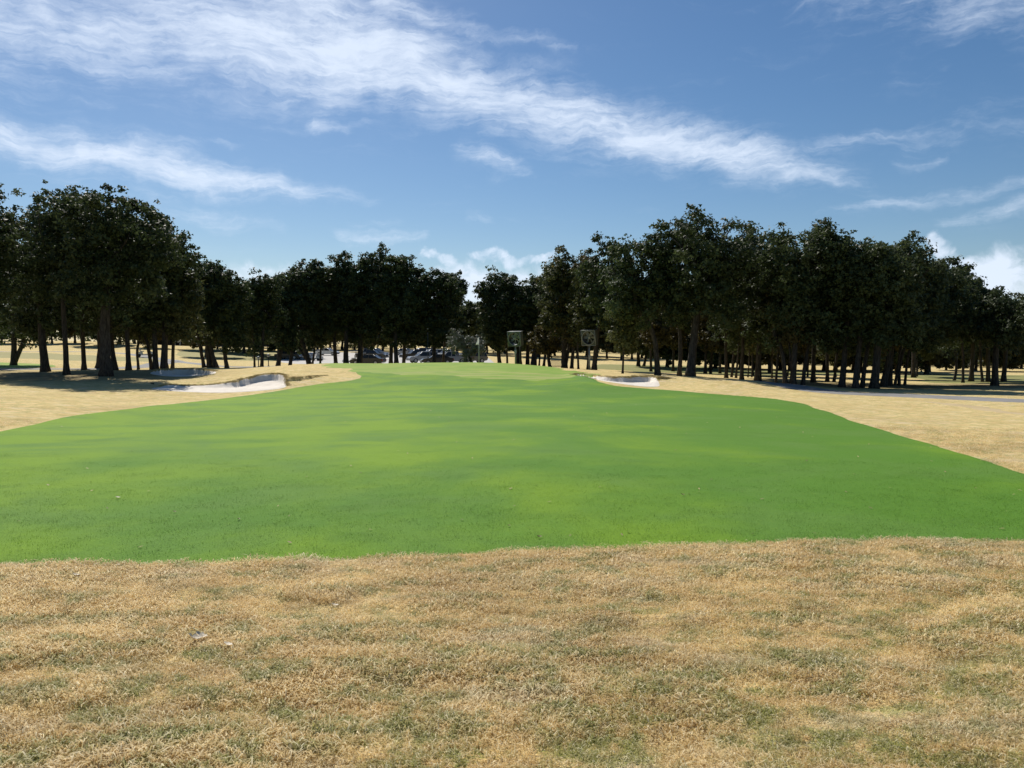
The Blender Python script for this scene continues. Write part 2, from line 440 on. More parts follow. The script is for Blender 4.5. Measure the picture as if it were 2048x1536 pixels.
PUTL = smooth_closed(pd([(-150, 63), (40, 62.5), (110, 66), (80, 72), (-60, 76), (-250, 70)]))
LOT = smooth_closed(pd([(565, 112), (700, 104), (860, 102), (985, 106), (975, 150), (930, 178), (700, 182), (590, 165)]), 4)
FAIRR = smooth_closed(pd([(1180, 95), (1300, 78), (1500, 76), (1640, 88), (1640, 112), (1400, 125), (1210, 120)]))
FAIRR2 = smooth_closed(pd([(1820, 92), (1860, 66), (2020, 60), (2400, 64), (2300, 90), (2000, 100)]))
FAIRL = smooth_closed(pd([(-200, 95), (60, 88), (250, 84), (330, 92), (240, 112), (-100, 118)]))
FAIRL2 = smooth_closed(pd([(370, 128), (450, 120), (560, 126), (560, 165), (460, 178), (380, 160)]))
PATHS = [np.array(p) for p in (PATHR, DIRT, PATHL1, PATHL2)]

rows = np.concatenate([np.arange(-8, 1.8, .7), np.arange(1.8, 8, .05), np.exp(np.linspace(math.log(8), math.log(36), 135, endpoint=False)),
                       np.arange(36, 60, .125), np.arange(60, 80, .28), np.exp(np.linspace(math.log(80), math.log(260), 100, endpoint=False)),
                       np.exp(np.linspace(math.log(260), math.log(2500), 26))])
cols_ = np.concatenate([np.linspace(-3.2, -.72, 26, endpoint=False), np.linspace(-.72, .72, 560, endpoint=False), np.linspace(.72, 3.2, 27)])
GY = np.repeat(rows[:, None], len(cols_), 1); GX = cols_[None, :] * (GY + 12)
GZ = H(GX.ravel(), GY.ravel()).reshape(GX.shape)
FWD = sd_poly(FWs)(GX, GY)
nr, nc = GX.shape
idx = np.arange(nr * nc).reshape(nr, nc)
QUADS = np.stack([idx[:-1, :-1], idx[:-1, 1:], idx[1:, 1:], idx[1:, :-1]], -1).reshape(-1, 4)
XYZ = np.stack([GX.ravel(), GY.ravel(), GZ.ravel()], 1)

# ------------------------------------------------------------------ ground materials
def dry_colour(m, rnd=None, far=True):
    p = m.pos()
    pf = m.mapv(p, (1, 1, 0))
    big = m.noise(pf, .35, 4, .6)
    med = m.noise(m.mapv(p, (1, 1.6, 0), 8), 1.6, 5, .65)
    sml = m.noise(pf, 9, 5, .7)
    fine = m.noise(pf, 55, 3, .7)
    c = m.mix(m.remap(med, .33, .68), (.66, .485, .205), (.86, .70, .37))
    c = m.mix(m.remap(big, .42, .68, 0, .45), c, (.47, .33, .155))
    sy = m.n('ShaderNodeSeparateXYZ'); m.l(p, sy.inputs[0])
    gb = m.math('ADD', m.remap(sy.outputs[1], 2.7, 5.2, .045, -.015), m.math('MULTIPLY', sy.outputs[0], .006), clamp=False)
    gb = m.math('MULTIPLY', gb, m.remap(sy.outputs[1], 6, 9, 1, 0))
    g = m.math('MULTIPLY', m.remap(m.math('ADD', gb, m.noise(m.mapv(p, (1, 1.9, 0), -6), 2.6, 6, .75)), .48, .58), m.remap(sml, .36, .54))
    c = m.mix(m.math('MULTIPLY', g, .78), c, (.19, .26, .045))
    dk = m.math('MULTIPLY', m.remap(m.noise(m.mapv(p, (1, 2.4, 0), 4), 1.5, 6, .75), .52, .66), .55)
    c = m.mix(dk, c, (.34, .28, .10))
    pale = m.remap(m.noise(m.mapv(p, (.8, 2.2, 3.0), 10), 1.1, 6, .7), .52, .66)
    c = m.mix(m.math('MULTIPLY', pale, .6), c, (.74, .64, .46))
    return c, sml, fine, p
m = Mat('dry_rough_turf')
c, sml, fine, p = dry_colour(m)
c = m.mix(m.remap(fine, .3, .7, 0, .4), c, (.32, .22, .10))
c = m.mix(m.remap(m.noise(m.mapv(p, (.5, 1.6, 0)), .12, 5, .65), .48, .66, 0, .4), c, (.60, .46, .20))
# ground under the oaks: leaf litter, its colour darkened to deepen the grove shade
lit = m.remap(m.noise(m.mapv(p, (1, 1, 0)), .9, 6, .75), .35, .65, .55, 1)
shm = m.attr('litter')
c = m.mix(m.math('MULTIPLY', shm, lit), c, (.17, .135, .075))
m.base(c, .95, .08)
hh = m.math('ADD', m.math('MULTIPLY', sml, .6), m.math('MULTIPLY', fine, .5))
hh = m.math('ADD', hh, m.math('MULTIPLY', m.noise(m.mapv(p, (1, 1, 0)), 2.2, 4), 1.2))
m.bump(hh, .8, .05)
DRY = m.m

def green_mat(name, a, b, cc, bumpd=.012, near=True):
    m = Mat(name); p = m.pos()
    s1 = m.noise(m.mapv(p, (.9, .75, 0), 12), .30, 5, .55, .3)
    s2 = m.noise(m.mapv(p, (.7, .8, 0), -5), .6, 5, .58, .4)
    s3 = m.noise(m.mapv(p, (.6, 1.0, 0), 3), 1.3, 5, .6)
    fine = m.noise(m.mapv(p, (1, 1, 0)), 70, 3, .7)
    mid = m.noise(m.mapv(p, (1, 1, 0)), 12, 4, .7)
    sx = m.n('ShaderNodeSeparateXYZ'); m.l(p, sx.inputs[0]); s1 = m.math('ADD', s1, m.math('MULTIPLY', m.math('SUBTRACT', m.math('ADD', sx.outputs[0], 1.5), 0), -.016))
    c = m.mix(m.remap(s1, .38, .62), a, b)
    c = m.mix(m.remap(s2, .46, .66, 0, .8), c, cc)
    c = m.mix(m.remap(s3, .5, .72, 0, .35), c, [x * .74 for x in a])
    c = m.mix(m.remap(fine, .35, .65, .0, .42), c, [x * .45 for x in a])
    c = m.mix(m.remap(mid, .52, .75, .0, .15), c, [b[0] * 1.25, b[1] * 1.1, b[2] * 1.4])
    if name == 'putting_green_turf':
        w = m.math('MULTIPLY', m.remap(m.noise(m.mapv(p, (.3, 1.2, 0)), .8, 4, .6), .46, .58), .35)
        y = m.n('ShaderNodeSeparateXYZ'); m.l(p, y.inputs[0])
        near_e = m.remap(y.outputs[1], 50.0, 54.5, 1.0, 0.1)
        c = m.mix(m.math('MULTIPLY', w, near_e), c, (.46, .36, .19))
    m.base(c, .85, .12)
    m.bump(m.math('ADD', fine, m.math('MULTIPLY', mid, 1.1)), .7, bumpd)
    return m.m
FAIR = green_mat('fairway_turf', (.095, .225, .020), (.185, .320, .014), (.115, .235, .036))
FARFAIR = green_mat('distant_turf', (.27, .27, .095), (.36, .32, .13), (.31, .28, .12))
GREEN = green_mat('putting_green_turf', (.21, .335, .042), (.27, .365, .06), (.17, .31, .035), .004)
def sand_mat():
    m = Mat('bunker_sand'); p = m.pos()
    n1 = m.noise(p, 3, 5, .6); n2 = m.noise(p, 40, 3)
    c = m.mix(m.remap(n1, .3, .7), (.68, .62, .53), (.78, .72, .63))
    c = m.mix(m.remap(n2, .5, .8, 0, .3), c, (.45, .38, .3)); m.base(c, .9, .15)
    m.bump(m.math('ADD', m.noise(m.mapv(p, (1, 3, 1), 15), 6, 4), n2), .6, .03); return m.m
SAND = sand_mat()
def conc(name, a, b):
    m = Mat(name); p = m.pos()
    n1 = m.noise(p, .8, 6, .65); n2 = m.noise(p, 25, 3)
    c = m.mix(m.remap(n1, .3, .7), a, b); c = m.mix(m.remap(n2, .4, .8, 0, .3), c, [x * .6 for x in a])
    m.base(c, .85, .2); m.bump(n2, .4, .01); return m.m
CONC = conc('path_concrete', (.20, .197, .19), (.27, .262, .25))
LOTM = conc('lot_concrete', (.42, .40, .37), (.52, .50, .46))
DIRTM = conc('bare_dirt', (.44, .34, .18), (.52, .41, .23))

# litter attribute: leaf litter plus painted grove shade near tree bases
TREE_LITTER_SHADE = [(-31, 50, 10, 7), (27, 55, 10, 6), (36, 54, 10, 6)]
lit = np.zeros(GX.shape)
for cx, cy, rx, ry in TREE_LITTER_SHADE:
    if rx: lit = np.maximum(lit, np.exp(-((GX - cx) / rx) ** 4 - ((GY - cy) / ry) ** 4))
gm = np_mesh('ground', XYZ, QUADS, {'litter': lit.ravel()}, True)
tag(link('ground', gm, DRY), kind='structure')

def zone(name, sdf, mat, top=.012, slope=.15, label=None):
    s = sdf(GX, GY) if callable(sdf) else sdf
    cell = np.maximum(.1, (GY + 12) * .003)
    off = np.clip(s * slope, -.12, top)
    keepv = (s > -(cell * 4 + .3)).ravel()
    k = keepv[QUADS].any(1); q = QUADS[k]
    used = np.unique(q); re = np.full(XYZ.shape[0], -1); re[used] = np.arange(len(used))
    v = XYZ[used].copy(); v[:, 2] += off.ravel()[used]
    v[:, 2] -= np.where(s.ravel()[used] < -cell.ravel()[used] * 2, .05, 0)
    o = link(name, np_mesh(name, v, re[q], None, True), mat)
    tag(o, label, kind='structure'); return o
wob = vnoise(GX, GY, .6, 21) * .10 * sst(0, 10, 20 - GY) + vnoise(GX, GY, 1.7, 22) * .18
zone('fairway', FWD + wob, FAIR, .010)
zone('putting_green', sd_poly(GR)(GX, GY) + vnoise(GX, GY, 1.3, 23) * 1.6 + vnoise(GX, GY, .5, 24) * .6, GREEN, .016)
zone('bunker_sand', sd_poly(BA)(GX, GY), SAND, .03, .3)
zone('bunker_sand', sd_poly(BB)(GX, GY), SAND, .03, .3)
zone('bunker_sand', sd_poly(BC)(GX, GY), SAND, .03, .3)
zone('cart_path', sd_path(PATHR, 3.3), CONC, .03, .3)
zone('dirt_track', sd_path(DIRT, .8)(GX, GY) + vnoise(GX, GY, .7, 31) * .5, DIRTM, .01)
zone('cart_path', sd_path(PATHL1, 2.8), CONC, .04, .3)
zone('cart_path', sd_path(PATHL2, 2.2), CONC, .04, .3)
zone('parking_lot', sd_poly(LOT), LOTM, .05, .3)
zone('practice_green', sd_poly(PUTL), GREEN, .02)
for P_ in (FAIRR, FAIRR2, FAIRL, FAIRL2): zone('distant_fairway', sd_poly(P_)(GX, GY) + vnoise(GX, GY, 6, 25) * 4, FARFAIR, .015)

# ------------------------------------------------------------------ grass
def blade_clump(name, r, n, hmin, hmax, w, lean, seed, thatch=0):
    g = np.random.default_rng(seed)
    rad = r * np.sqrt(g.random(n)); an = g.random(n) * 6.283
    bx, by = rad * np.cos(an), rad * np.sin(an)
    h = g.uniform(hmin, hmax, n); d = g.random(n) * 6.283; ln = g.uniform(lean * .3, lean, n)
    dx, dy = np.cos(d), np.sin(d)
    wx, wy = -dy * w * g.uniform(.6, 1.3, n), dx * w * g.uniform(.6, 1.3, n)
    z0 = np.full(n, -.006)
    mx_, my_ = bx + dx * h * ln * .45, by + dy * h * ln * .45
    mz = h * np.cos(np.minimum(ln, 1.5)) * .75
    tx, ty = bx + dx * h * ln, by + dy * h * ln
    tz = h * np.maximum(np.cos(np.minimum(ln * 1.15, 1.5)), .08) 
    if thatch:
        z0[:thatch] = g.uniform(.0, .016, thatch); mz[:thatch] = z0[:thatch] + g.uniform(.0, .012, thatch); tz[:thatch] = z0[:thatch] + g.uniform(-.004, .01, thatch)
    v = np.stack([np.stack([bx - wx, by - wy, z0], 1), np.stack([bx + wx, by + wy, z0], 1),
                  np.stack([mx_ + wx * .8, my_ + wy * .8, mz], 1), np.stack([mx_ - wx * .8, my_ - wy * .8, mz], 1),
                  np.stack([tx, ty, tz], 1)], 1).reshape(-1, 3)
    b = np.arange(n)[:, None] * 5
    f = np.concatenate([b + [0, 1, 2], b + [0, 2, 3], b + [3, 2, 4]], 1).reshape(-1, 3)
    return np_mesh(name, v, f, {'rnd': np.repeat(g.random(n), 5)})
m = Mat('dry_blade')
c, sml, fine, p = dry_colour(m)
r_ = m.attr('rnd')
c = m.mix(m.remap(r_, 0, .4, .5, 0), c, (.46, .35, .16))
c = m.mix(m.remap(r_, .45, 1, 0, .85), c, (.95, .86, .60))
m.base(c, .7, .25)
def translucent(m, c, f):
    t = m.n('ShaderNodeBsdfTranslucent'); m.put(t.inputs[0], c); x = m.n('ShaderNodeMixShader'); x.inputs[0].default_value = f
    m.l(m.b.outputs[0], x.inputs[1]); m.l(t.outputs[0], x.inputs[2]); m.l(x.outputs[0], m.o.inputs[0])
translucent(m, c, .5)
DRYB = m.m
m = Mat('fairway_blade'); p = m.pos()
s1 = m.noise(m.mapv(p, (.9, .75, 0), 12), .30, 5, .55, .3)
s2 = m.noise(m.mapv(p, (.7, .8, 0), -5), .6, 5, .58, .4)
sx = m.n('ShaderNodeSeparateXYZ'); m.l(p, sx.inputs[0]); s1 = m.math('ADD', s1, m.math('MULTIPLY', m.math('ADD', sx.outputs[0], 1.5), -.016))
c = m.mix(m.remap(s1, .38, .62), (.095, .225, .020), (.185, .320, .014))
c = m.mix(m.remap(s2, .46, .66, 0, .8), c, (.115, .235, .036))
r_ = m.attr('rnd')
c = m.mix(m.remap(r_, 0, .5, .5, 0), c, (.09, .19, .02)); c = m.mix(m.remap(r_, .6, 1, 0, .4), c, (.26, .40, .09))
m.base(c, .6, .25); translucent(m, c, .55); FAIRB = m.m

def scatter(name, label, protos, mat, pts, smin, smax, seed):
    coll = bpy.data.collections.new(name + '_clumps')
    for me in protos:
        if not me.materials: me.materials.append(mat)
        coll.objects.link(bpy.data.objects.new('grass_clump', me))
    z = H(pts[:, 0], pts[:, 1]); v = np.column_stack([pts, z])
    me = bpy.data.meshes.new(name); me.vertices.add(len(v)); me.vertices.foreach_set('co', v.astype(np.float32).ravel())
    g = np.random.default_rng(seed)
    for an, av in (('rot', g.random(len(v)) * 6.283), ('scl', g.uniform(smin, smax, len(v)) * (1 + (1.0 * np.clip(vnoise(v[:, 0], v[:, 1] * 1.7, .4, 41), -.3, .5) if name == 'dry_grass' else 0)))):
        a = me.attributes.new(an, 'FLOAT', 'POINT'); a.data.foreach_set('value', av.astype(np.float32))
    me.update()
    o = link(name, me)
    ng = bpy.data.node_groups.new(name, 'GeometryNodeTree')
    ng.interface.new_socket('Geometry', in_out='INPUT', socket_type='NodeSocketGeometry')
    ng.interface.new_socket('Geometry', in_out='OUTPUT', socket_type='NodeSocketGeometry')
    N = ng.nodes; L = ng.links
    gi, go = N.new('NodeGroupInput'), N.new('NodeGroupOutput')
    ci = N.new('GeometryNodeCollectionInfo'); ci.inputs[0].default_value = coll; ci.inputs['Separate Children'].default_value = True; ci.inputs['Reset Children'].default_value = True
    ip = N.new('GeometryNodeInstanceOnPoints'); ip.inputs['Pick Instance'].default_value = True
    na = N.new('GeometryNodeInputNamedAttribute'); na.data_type = 'FLOAT'; na.inputs[0].default_value = 'rot'
    ns = N.new('GeometryNodeInputNamedAttribute'); ns.data_type = 'FLOAT'; ns.inputs[0].default_value = 'scl'
    cx = N.new('ShaderNodeCombineXYZ'); L.new(na.outputs[0], cx.inputs[2])
    L.new(gi.outputs[0], ip.inputs['Points']); L.new(ci.outputs[0], ip.inputs['Instance'])
    L.new(cx.outputs[0], ip.inputs['Rotation']); L.new(ns.outputs[0], ip.inputs['Scale'])
    L.new(ip.outputs[0], go.inputs[0])
    md = o.modifiers.new('scatter', 'NODES'); md.node_group = ng
    tag(o, label, 'grass', kind='stuff'); return o
def cloud_pts(n, y0, y1, seed, side=.75):
    g = np.random.default_rng(seed)
    y = g.uniform(y0, y1, n); x = g.uniform(-1, 1, n) * (side * y1 + 3)
    k = np.abs(x) < side * y + 3
    return np.column_stack([x[k], y[k]])
def fwd_pts(p): return sd_poly(FWs)(p[:, 0], p[:, 1]) + vnoise(p[:, 0], p[:, 1], .6, 21) * .10 + vnoise(p[:, 0], p[:, 1], 1.7, 22) * .18
dryp = [blade_clump('grass_clump', .10, 105, .010, .034, .0016, 1.68, 100 + i, 78) for i in range(7)]
p1 = cloud_pts(34000, 2.0, 7.4, 1); p1 = p1[fwd_pts(p1) < -.02]
p2 = cloud_pts(34000, 6.0, 19.0, 2, .72); s_ = fwd_pts(p2); p2 = p2[(s_ < -.04) & (np.random.default_rng(8).random(len(p2)) < 1.15 - (p2[:, 1] - 9) / 10)]
scatter('dry_grass', 'dry straw coloured rough grass in front of and beside the green turf', dryp, DRYB, np.vstack([p1, p2]), .8, 1.4, 3)
grp = [blade_clump('grass_clump', .12, 70, .006, .013, .0012, 1.4, 200 + i, 30) for i in range(5)]
p3 = cloud_pts(24000, 5.2, 13.0, 4, .72); p3 = p3[(fwd_pts(p3) > -.01) & (np.random.default_rng(8).random(len(p3)) < 1.0 - (p3[:, 1] - 5.5) / 6.5)]
scatter('fairway_grass', 'closely mown bright green blades of the approach turf', grp, FAIRB, p3, .8, 1.3, 5)
# long fringe on bunker lips
def lip_pts(P, y0, n, seed):
    g = np.random.default_rng(seed); i = g.integers(0, len(P), n); t = g.random(n)[:, None]
    q = P[i] * (1 - t) + P[(i + 1) % len(P)] * t
    q = q + g.normal(0, .10, (n, 2)); s = dist_line(q[:, 0], q[:, 1], P, True)
    return q[(s < .02) & (q[:, 1] > y0)]
fr = [blade_clump('grass_clump', .12, 40, .03, .09, .004, 1.2, 300 + i) for i in range(4)]
lp = [lip_pts(BA, 41.8, 1100, 1), lip_pts(BB, 55, 700, 2), lip_pts(BC, 44.6, 700, 3)]
g = np.random.default_rng(9)
for R_ in (RIDGE, RIDGE2):
    t = g.random(120) * (len(R_) - 1); i = t.astype(int); f_ = (t - i)[:, None]
    lp.append(R_[i] * (1 - f_) + R_[i + 1] * f_ + g.normal(0, .05, (120, 2)) + [0, .12])
m = Mat('fringe_blade'); r_ = m.attr('rnd')
m.base(m.mix(r_, (.36, .29, .12), (.58, .47, .23)), .8, .15); FRB = m.m
scatter('bunker_fringe', 'long shaggy grass hanging over the bunker lips', fr, FRB, np.vstack(lp), .5, 1.05, 6)

# ------------------------------------------------------------------ fallen leaves
def leaf_mesh(name, L, curl, seed):
    g = np.random.default_rng(seed); n = 9
    v, f = [], []
    for i in range(n):
        t = i / (n - 1); w = L * .24 * math.sin(math.pi * min(1, t * 1.02 + .02)) ** .7 * (1 + .35 * math.sin(t * 19))
        x = (t - .5) * L; z = .006 + curl * L * (2 * t - 1) ** 2 * .35
        for s_, q in ((-1, 1), (0, 0), (1, 1)): v.append((x, s_ * max(w, .001), z + q * curl * w * .7 + .0))
    for i in range(n - 1):
        a = i * 3; f += [(a, a + 1, a + 4, a + 3), (a + 1, a + 2, a + 5, a + 4)]
    me = bpy.data.meshes.new(name); me.from_pydata(v, [], f); me.polygons.foreach_set('use_smooth', [True] * len(f)); me.update(); return me
PALE = simple('pale_dead_leaf', (.68, .58, .42), .6, .3, var=.2, scale=30)
BRN = simple('brown_dead_leaf', (.20, .12, .06), .6, .3, var=.2, scale=30)
leaf_defs = [((392, 1293), .085, .9, PALE, 20, 'large curled pale leaf lying alone on the dry grass at lower left'),
             ((404, 1287), .075, .6, PALE, -15, 'flatter pale leaf touching the large curled leaf at lower left'),
             ((153, 1161), .05, .5, PALE, 5, 'small whitish leaf on dry grass near the left turf edge'),
             ((236, 1139), .03, .5, PALE, 60, 'tiny pale leaf just below the turf edge at left'),
             ((670, 1218), .045, .5, PALE, 10, 'pale leaf on dry grass in the lower middle left'),
             ((457, 1302), .05, .3, PALE, -8, 'thin straw coloured leaf right of the large curled leaf'),
             ((349, 1029), .04, .7, BRN, 30, 'brown leaf on the green turf above the pale leaf pair'),
             ((477, 1043), .045, .5, BRN, 80, 'dark leaf on the green turf at left centre'),
             ((1078, 1079), .05, .7, BRN, 20, 'dark leaf near the front edge of the turf at centre'),
             ((1017, 1056), .04, .6, BRN, 50, 'small brown leaf on the turf above the centre of its front edge'),
             ((1365, 994), .05, .7, BRN, 10, 'dark leaf on the turf right of centre'),
             ((236, 999), .05, .5, PALE, 10, 'pale fleck of a leaf on the turf at left')]
for k, ((px, py), L, cu_, mt, rz, lab) in enumerate(leaf_defs):
    x, y = hit(px, py); o = link('fallen_leaf', leaf_mesh('fallen_leaf', L, cu_, k), mt)
    o.location = (x, y, hz(x, y) + (.03 if py > 1110 else .018)); o.rotation_euler = (.15, .2, math.radians(rz))
    tag(o, lab, 'leaf', 'fallen leaves on the grass')
g = np.random.default_rng(31)
n = 420; yy = 6 + 52 * g.random(n) ** 1.1; xx = g.uniform(-.68, .68, n) * yy; zz = H(xx, yy) + .018
v = []; 
for i in range(n):
    a = g.random() * 6.28; L = g.uniform(.010, .024) * (1 + yy[i] / 40); dx, dy = math.cos(a) * L, math.sin(a) * L
    v += [(xx[i] - dx, yy[i] - dy, zz[i]), (xx[i] + dy * .4, yy[i] - dx * .4, zz[i] + .008), (xx[i] + dx, yy[i] + dy, zz[i] + .012), (xx[i] - dy * .4, yy[i] + dx * .4, zz[i] + .008)]
ll = link('leaf_litter', np_mesh('leaf_litter', np.array(v), np.arange(n * 4).reshape(-1, 4)), simple('litter_leaf', (.34, .25, .14), .7, .2, var=.8, scale=1.5))
tag(ll, 'tiny fallen oak leaves scattered over the turf', 'leaf litter', kind='stuff')

# ------------------------------------------------------------------ trees
def leafmat(name, a, b, trans, yellow=None):
    m = Mat(name); r = m.attr('rnd')
    o = m.n('ShaderNodeObjectInfo').outputs['Random']
    c = m.mix(r, a, b)
    c = m.mix(m.math('MULTIPLY', o, .35), c, [x * .7 for x in a])
    if yellow: c = m.mix(m.remap(r, .93, .98), c, yellow)
    m.base(c, .6, .22)
    t = m.n('ShaderNodeBsdfTranslucent'); m.put(t.inputs[0], c)
    mx_ = m.n('ShaderNodeMixShader'); mx_.inputs[0].default_value = trans
    m.l(m.b.outputs[0], mx_.inputs[1]); m.l(t.outputs[0], mx_.inputs[2]); m.l(mx_.outputs[0], m.o.inputs[0])
    return m.m
LEAF = {'d': leafmat('oak_leaf_dark', (.030, .045, .018), (.098, .128, .048), .3),
        'o': leafmat('oak_leaf_olive', (.048, .058, .022), (.128, .138, .052), .3, (.22, .14, .03)),
        'r': leafmat('oak_leaf_rusty', (.058, .056, .022), (.150, .125, .045), .3, (.30, .16, .03)),
        's': leafmat('silver_leaf', (.10, .115, .09), (.19, .20, .16), .15)}
m = Mat('oak_bark'); o_ = m.n('ShaderNodeTexCoord').outputs['Object']
n1 = m.noise(m.mapv(o_, (6, 6, 1.2)), 2.0, 6, .7); n2 = m.noise(o_, 1.2, 3)
m.base(m.mix(m.remap(n1, .35, .65), (.028, .025, .021), (.085, .075, .064)), .95, .1)
m.bump(n1, 1.0, .05); BARK = m.m

def rvec(g): 
    v = g.normal(size=3); return v / np.linalg.norm(v)
def gen_leaves(centres, outw, rads, per, lsize, g):
    n = len(centres); N = n * per
    c = np.repeat(centres, per, 0); R_ = np.repeat(rads, per)[:, None]; ow = np.repeat(outw, per, 0)
    d = g.normal(size=(N, 3)); d /= np.linalg.norm(d, axis=1)[:, None]
    rr = g.random(N)[:, None] ** .55
    p = c + d * rr * R_ * np.array([1.15, 1.15, .72])
    nrm = d * .7 + ow * .3 + g.normal(size=(N, 3)) * .65 + np.array([0, 0, .35]); nrm /= np.linalg.norm(nrm, axis=1)[:, None]
    t = g.normal(size=(N, 3)); t -= nrm * (t * nrm).sum(1)[:, None]; t /= np.linalg.norm(t, axis=1)[:, None]
    b = np.cross(nrm, t); L = lsize * g.uniform(.6, 1.35, N)[:, None]; Wd = L * g.uniform(.5, .75, N)[:, None]
    v = np.stack([p - t * L * .6, p - b * Wd * .75 + t * L * .3, p + b * Wd * .75 + t * L * .45], 1).reshape(-1, 3)
    tone = np.repeat(np.clip(g.normal(.45, .3, n), 0, 1), per) * .6 + g.random(N) * .4
    return v, np.arange(N * 3).reshape(-1, 3), np.repeat(tone, 3)
def crown_mesh(rx, ry, rz, seed, lsize=.17, dens=1.0, openness=0.0):
    """crown centred on the origin: clumps of leaves on a set of lobes"""
    g = np.random.default_rng(seed)
    nl = int(13 + 6 * g.random()); lobes = []
    for i in range(nl):
        a = i / nl * 6.283 * 1.618 * 2 + g.random(); zc = g.uniform(-.72, .74)
        k = math.sqrt(max(0, 1 - zc * zc)) * g.uniform(.4, .74)
        rr = g.uniform(.28, .46)
        lobes.append((np.array([math.cos(a) * k, math.sin(a) * k, zc]), rr))
    lobes.append((np.array([g.uniform(-.3, .3), 0, .60]), .36)); lobes.append((np.array([0, 0, -.1]), .45)); lobes.append((np.array([0, 0, .25]), .4))
    sc = np.array([rx, ry, rz])
    area = 4 * math.pi * (((rx * ry) ** 1.6 + (rx * rz) ** 1.6 + (ry * rz) ** 1.6) / 3) ** (1 / 1.6); nclump = int(dens * 1.9 * area) + 30
    C, O = [], []
    while len(C) < nclump:
        lc, lr = lobes[g.integers(len(lobes))]
        d = rvec(g); q = lc + d * lr * g.uniform(.35, 1.0) ** .5
        q = q * (1 + .0 * g.random())
        if np.linalg.norm(q) > 1.04: continue
        C.append(q * sc); O.append(d)
    C = np.array(C); O = np.array(O)
    C = C + g.normal(size=C.shape) * .18
    rads = g.uniform(.30, .72, len(C)) * (1.0 if rz > 2 else .6)
    per = 47
    v, f, tone = gen_leaves(C, O, rads, per, lsize, g)
    # loose sprigs round the outline
    ns = len(C) // 2; ii = g.integers(0, len(C), ns); sp = C[ii] * (1 + g.uniform(.02, .09, ns))[:, None] + g.normal(size=(ns, 3)) * .2
    v2, f2, t2 = gen_leaves(sp, O[ii], np.full(ns, .24), 12, lsize * .95, g)
    return np_mesh('crown', np.vstack([v, v2]), np.vstack([f, f2 + len(v)]), {'rnd': np.concatenate([tone, t2])}), lobes
def trunk_mesh(r, path, crown_c, crown_r, seed, lobes=None, nseg=10):
    """path: local points of the bole; limbs spread from its top into the crown"""
    g = np.random.default_rng(seed); mb = MB()
    P = smooth_open(path, 5); n = len(P)
    zt = P[:, 2] / max(P[-1, 2], .1)
    rad = r * (1 - .35 * zt) * (1 + .55 * np.exp(-np.maximum(P[:, 2], 0) / (r * 1.3)))
    P = P + g.normal(size=P.shape) * [r * .06, r * .06, 0] * (np.arange(n) > 0)[:, None]
    mb.tube(P, list(rad), nseg, True)
    k = 5 + int(g.integers(0, 3)); top = P[-1]
    for i in range(k):
        a = i / k * 6.283 + g.random() * .7; st = P[max(0, n - 1 - int(g.integers(0, 4)))]
        end = np.array(crown_c) + np.array([math.cos(a) * crown_r[0] * g.uniform(.4, .8), math.sin(a) * crown_r[1] * g.uniform(.4, .8), crown_r[2] * g.uniform(-.45, .75)])
        mid = st * .5 + end * .5 + np.array([g.normal() * .3, g.normal() * .3, -.1 * crown_r[2] * g.random()])
        q = smooth_open([st, st * .75 + mid * .25 + [0, 0, .15], mid, end], 3)
        mb.tube(q, list(np.linspace(r * .5, r * .09, len(q))), 6, False)
        for j in range(2):
            s2 = q[int(len(q) * g.uniform(.35, .8))]; e2 = s2 + rvec(g) * np.array([1, 1, .6]) * crown_r[0] * .38 + [0, 0, .3]
            mb.tube([s2, (s2 + e2) / 2 + rvec(g) * .12, e2], [r * .22, r * .14, r * .05], 5, False)
    me = mb.mesh('trunk'); return me

TREES = []
def oak(label, group, px, D, w, cx, top, bot, hw, tone='d', mid=None, dens=1.0, name='oak_tree', lsize=None, depth=None, crown=True, fork=None):
    big = w >= 9 and top < 520
    if w < 9 and top < 520: top += 22
    if px > 1675 and D < 60: bot += 12
    bot += random.uniform(-8, 16) if name == 'oak_tree' else 0
    x = xat(px, D); z = hz(x, D) - .06
    root = empty(name, (x, D, z)); tag(root, label, 'tree', group)
    zt, zb = at(cx, top, D).z - z, at(cx, bot, D).z - z
    ccx = xat(cx, D) - x; cz = (zt + zb) / 2; rz = (zt - zb) / 2 * .98; rx = hw / F * D * (1.26 if big else 1.15)
    ry = depth or min(max(rx, 2.6 if px < 1500 else 3.6), 4.4)
    seed = 1000 + len(TREES); g = np.random.default_rng(seed)
    r = w / F * D / 2 * .88
    mids = mid if mid is not None else [(px + (cx - px) * .28 + g.normal() * 2, zb + .12 * (zt - zb))]
    path = [(0, 0, -.15)]
    for mpx, mz in mids: path.append(((xat(mpx, D) - x), g.normal() * .12, mz if mz < 60 else at(mpx, mz, D).z - z))
    path.append((ccx * .8, 0, cz + rz * .1))
    link('trunk', trunk_mesh(r, path, (ccx, 0, cz), (rx, ry, rz), seed), BARK, root)
    if fork:
        fx = xat(fork[0], D) - x; fz = at(fork[0], fork[1], D).z - z; fw = fork[2] / F * D / 2
        fm = MB(); q = smooth_open([(path[0][0] * 0, 0, fork[3] if len(fork) > 3 else .3), (fx * .45, 0, fz * .45), (fx, .1, fz), (fx * 1.25, .1, fz * 1.5)], 4)
        fm.tube(q, list(np.linspace(fw * 1.1, fw * .6, len(q))), 8); fm.build('branch', BARK, root)
    ls = lsize or (.125 + .0013 * D)
    me, _ = crown_mesh(rx, ry, rz, seed, ls, dens)
    c = link('crown', me, LEAF[tone], root); c.location = (ccx, 0, cz)
    TREES.append(root); return root
GL, GM, GC, GR_ = 'oaks of the left grove', 'oaks between the left grove and the car park', 'oaks behind the green', 'oaks of the right grove'
